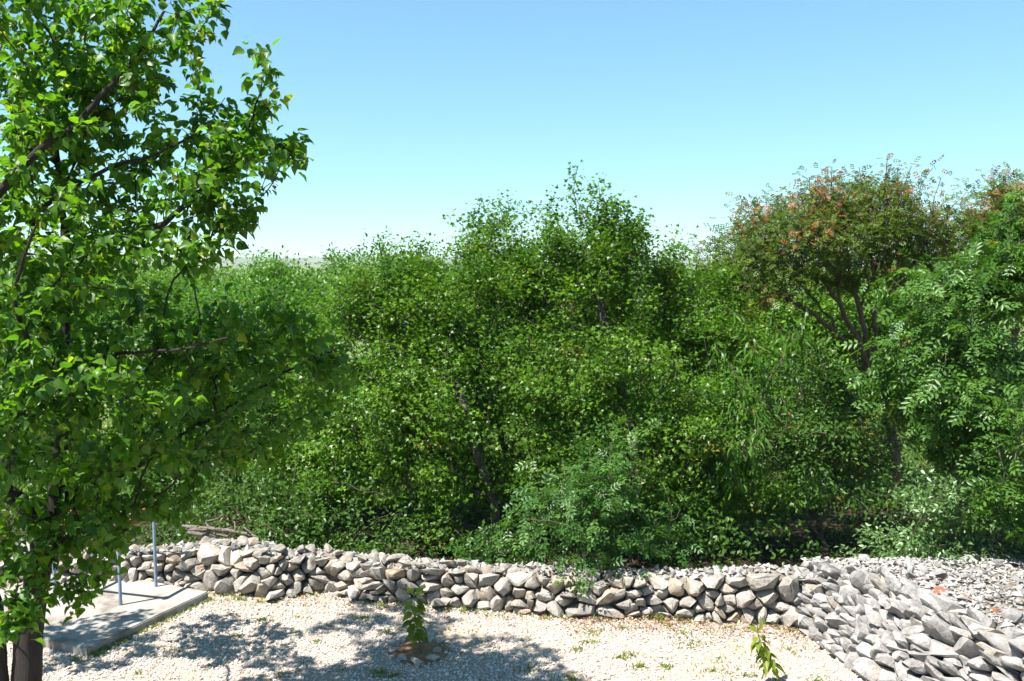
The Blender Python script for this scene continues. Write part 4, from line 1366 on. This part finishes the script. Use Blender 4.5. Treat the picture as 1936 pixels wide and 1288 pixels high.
# ------------------------------------------------------------------ saplings
pv = [(0, 0.10, 0), (-.21, .32, .06), (-.25, .55, .05), (-.10, .82, -.04), (0, 1.05, -.16), (.10, .82, -.04), (.25, .55, .05), (.21, .32, .06), (0, .45, -.02), (0, .75, -.06), (-.012, 0, 0), (.012, 0, 0)]
LEAF["sapling"] = (np.array(pv), LEAF["apricot"][1])


def sapling(label, base, stem, nleaf, seed, lsize, t0, droop):
    r = np.random.default_rng(seed)
    root = empty("sapling", base)
    tag(root, label, "sapling")
    sk = Skel(400)
    ch = sk.chain([base] + stem, -1, 0.012, 0.004, 0.03, 0.002, r)
    V, Q = sk.tubes(np.maximum(sk.rmin[:sk.n], 0.002), np.ones(sk.n, bool), 6)
    link("stem", mesh_np("stem", V, [Q], M["twig"]), root)
    bank = leaf_bank("sapling", M["sapling"], r, 6, 0.35)
    for i in range(nleaf):
        t = t0 + (1 - t0) * (i + .5) / nleaf
        p = sk.p[ch[min(len(ch) - 1, int(t * (len(ch) - 1)))]]
        a = i * 2.4 + r.normal(0, .3)
        rd = np.array([math.cos(a), math.sin(a), 0])
        d = norm(rd * 0.8 + np.array([0, 0, -droop if i < nleaf - 3 else 0.6]) + r.normal(0, .15, 3))
        put_leaf(bank[r.integers(6)], p + rd * .01, d, norm(np.array([0, 0, 1.0]) + rd * .3 + r.normal(0, .2, 3)), lsize * r.uniform(.7, 1.15), root)


SAPZ = SAP + np.array([0, 0, 0.02])
sapling("young leafy sapling planted in a ring of stones on the gravel", SAPZ, [P(792, 1205, SAP[1]), P(783, 1160, SAP[1] - .03), P(784, 1122, SAP[1] - .02)], 46, 5, 0.165, 0.30, 0.35)
sp2 = G(1478, 1300)
sapling("small sapling with bright leaves and bare bent stem near the stone bank", sp2, [P(1466, 1268, sp2[1]), P(1448, 1238, sp2[1]), P(1436, 1210, sp2[1]), P(1432, 1190, sp2[1])], 38, 6, 0.15, 0.40, 0.5)


def planting_ring():
    r = np.random.default_rng(9)
    # bare soil in the hole
    bm = bmesh.new()
    c = bm.verts.new((SAP[0], SAP[1], 0.012)); ring_ = []
    for i in range(24):
        a = i / 24 * 6.283
        ring_.append(bm.verts.new((SAP[0] + math.cos(a) * .31 * (1 + .1 * math.sin(3 * a)), SAP[1] + math.sin(a) * .29, 0.008)))
    for i in range(24): bm.faces.new((c, ring_[i], ring_[(i + 1) % 24]))
    bmesh.ops.subdivide_edges(bm, edges=bm.edges[:], cuts=2)
    for v in bm.verts: v.co.z += 0.02 * max(0, noise.noise(v.co * 12)) + 0.004
    me = bpy.data.meshes.new("soil_patch"); bm.to_mesh(me); bm.free(); me.materials.append(M["soil"])
    tag(link("soil_patch", me), "bare reddish soil inside the ring of stones round the sapling", None, None, "structure")
    spots = [(742, 1235, .17), (760, 1248, .16), (785, 1258, .20), (818, 1250, .15), (828, 1233, .14), (835, 1218, .15), (812, 1212, .17), (790, 1206, .12), (766, 1212, .22), (745, 1220, .13)]
    where = ["farthest out on the side facing the slab", "at the near corner facing the slab", "flat and pale directly in front of the stem", "at the near corner facing the stone bank",
             "small, on the side facing the stone bank", "at the back corner facing the stone bank", "just behind and beside the stem", "smallest, straight behind the stem", "largest, behind the stem towards the slab", "at the back corner facing the slab"]
    for i, (px, row, s) in enumerate(spots):
        q = G(px, row)
        o = put_rock("ring_stone", "stone_ring", (q[0], q[1], s * 0.18), s, r, None, 0.9)
        tag(o, "stone of the sapling's ring, " + where[i], "stone", "stones ringing the sapling")


planting_ring()


# ------------------------------------------------------------------ frame table on the slab
def box_mesh(name, c, size, mat, rot=0.0, bev=0.004):
    bm = bmesh.new()
    bmesh.ops.create_cube(bm, size=1)
    bmesh.ops.scale(bm, verts=bm.verts[:], vec=size)
    bmesh.ops.bevel(bm, geom=bm.edges[:], offset=bev, segments=2, affect='EDGES')
    bmesh.ops.rotate(bm, verts=bm.verts[:], cent=(0, 0, 0), matrix=Matrix.Rotation(rot, 3, 'Z'))
    bmesh.ops.translate(bm, verts=bm.verts[:], vec=c)
    me = bpy.data.meshes.new(name); bm.to_mesh(me); bm.free(); me.materials.append(mat)
    return me


def tube_mesh(name, a, b_, rad, mat, sides=12):
    sk = Skel(50); sk.chain([a, (a + b_) / 2, b_], -1, rad, rad, 0.4, 0, None)
    V, Q = sk.tubes(np.full(sk.n, rad), np.ones(sk.n, bool), sides)
    return mesh_np(name, V, [Q], mat)


def frame_table():
    A = G(295, 1109, 0.1); B = G(228, 1144, 0.1)
    ex = norm((A - B)[:2]); w = np.linalg.norm((A - B)[:2]); ey = np.array([-ex[1], ex[0]]); L = 0.95
    pt = lambda a, b_, z: np.array([B[0] + ex[0] * a + ey[0] * b_, B[1] + ex[1] * a + ey[1] * b_, z])
    c = pt(w / 2, L / 2, 0.1)
    root = empty("work_table", c)
    tag(root, "rusty open table frame on blue-grey tube legs standing on the concrete slab", "table")
    zt = 1.03
    for a, b_ in ((0, 0), (w, 0), (w, L), (0, L)):
        link("leg", tube_mesh("leg", pt(a, b_, 0.095), pt(a, b_, zt), 0.021, M["tube"]), root)
    ang = math.atan2(ex[1], ex[0])
    for b_ in (-0.02, L + 0.02):
        link("rail", box_mesh("rail", pt(w / 2, b_, zt + 0.035), (w + 0.22, 0.04, 0.075), M["rust"], ang), root)
    for a in (-0.07, w + 0.07):
        link("rail", box_mesh("rail", pt(a, L / 2, zt + 0.032), (0.04, L - 0.005, 0.07), M["rust"], ang), root)


frame_table()


# ------------------------------------------------------------------ deadwood and terracotta pieces
def dead_branch(label, pts, r0, r1, seed):
    r = np.random.default_rng(seed)
    root = empty("fallen_branch", pts[0]); tag(root, label, "branch")
    sk = Skel(600); ch = sk.chain(pts, -1, r0, r1, 0.05, 0.006, r)
    for f in (0.35, 0.6, 0.8):
        i = ch[int(f * (len(ch) - 1))]
        sk.chain([sk.p[i] + np.array([r.normal(0, .12), r.normal(0, .1), .06]), sk.p[i] + np.array([r.normal(0, .22), r.normal(0, .15), .10])], i, r1, r1 * .5, 0.05, 0.006, r)
    V, Q = sk.tubes(np.maximum(sk.rmin[:sk.n], r1 * .4), np.ones(sk.n, bool), 8, 0.006)
    link("wood", mesh_np("wood", V, [Q], M["deadwood"]), root)


dead_branch("long grey dead branch lying over the wall's high left end", [P(345, 996, 12.55), P(400, 1000, 12.45), P(450, 1006, 12.4), P(495, 1020, 12.35), P(498, 1034, 12.3)], 0.030, 0.016, 1)
dead_branch("short dark dead branch beneath the longer one on the wall", [P(340, 1002, 12.5), P(375, 1010, 12.42), P(430, 1014, 12.4)], 0.036, 0.02, 2)


def shard(label, p, s, seed, rot):
    r = np.random.default_rng(seed)
    pts = []
    for z in (-.18, .18):
        for k in range(5):
            a = k / 5 * 6.28 + r.normal(0, .25); q = r.uniform(.4, .62)
            pts.append(Vector((math.cos(a) * q * 1.3 * s, math.sin(a) * q * .7 * s, z * s)))
    me = hull_stone(pts, "brick_fragment", M["brick"], 0.03, s, seed)
    o = link("brick_fragment", me); o.location = tuple(p); o.rotation_euler = rot
    tag(o, label, "brick")


shard("long orange terracotta shard wedged in the wall's left heap", P(383, 1068, 11.93), .16, 1, (.9, .2, .4))
shard("small terracotta piece on the gravel at the left heap's foot", G(360, 1092) + np.array([0, -.05, .04]), .12, 2, (.2, .1, .2))
shard("orange terracotta shard at the back of the bank's rubble top", P(1740, 1096, 10.1) + np.array([0, 0, .03]), .11, 3, (.3, .5, .1))
shard("largest orange terracotta shard on the bank near the rubble's edge", P(1775, 1126, 9.3) + np.array([0, 0, .03]), .17, 4, (.6, .1, .7))
shard("terracotta shard among rubble to the side of the largest one", P(1830, 1138, 9.1) + np.array([0, 0, .03]), .12, 5, (.2, .5, .2))
shard("terracotta shard in the lower rubble near right edge", P(1880, 1160, 8.75) + np.array([0, 0, .03]), .11, 6, (.1, .4, 1.2))
shard("terracotta shard lowest on the stone bank near right edge", P(1915, 1185, 8.4) + np.array([0, 0, .03]), .12, 7, (.4, .2, .5))

def haze():
    bm = bmesh.new(); bmesh.ops.create_cube(bm, size=1)
    me = bpy.data.meshes.new("haze"); bm.to_mesh(me); bm.free()
    m = bpy.data.materials.new("summer_haze"); m.use_nodes = True
    nt = m.node_tree; nt.nodes.remove(nt.nodes["Principled BSDF"])
    v = nt.nodes.new("ShaderNodeVolumePrincipled")
    v.inputs["Color"].default_value = (0.80, 0.88, 0.96, 1); v.inputs["Density"].default_value = HAZE
    nt.links.new(v.outputs[0], nt.nodes["Material Output"].inputs["Volume"])
    me.materials.append(m)
    o = link("haze", me); o.scale = (14000, 9000, 46); o.location = (0, 3400, 46 / 2 - 1.3)
    tag(o, "thin pale summer haze in front of the far hills", "haze", None, "stuff")


HAZE = 0.00013
haze()

print("objects", len(bpy.data.objects), "tris", sum(sum(len(p.vertices) - 2 for p in o.data.polygons) if len(o.data.polygons) < 2000 else int(len(o.data.polygons) * 1.0) for o in bpy.data.objects if o.type == 'MESH'), "t", round(time.time() - T0, 1))
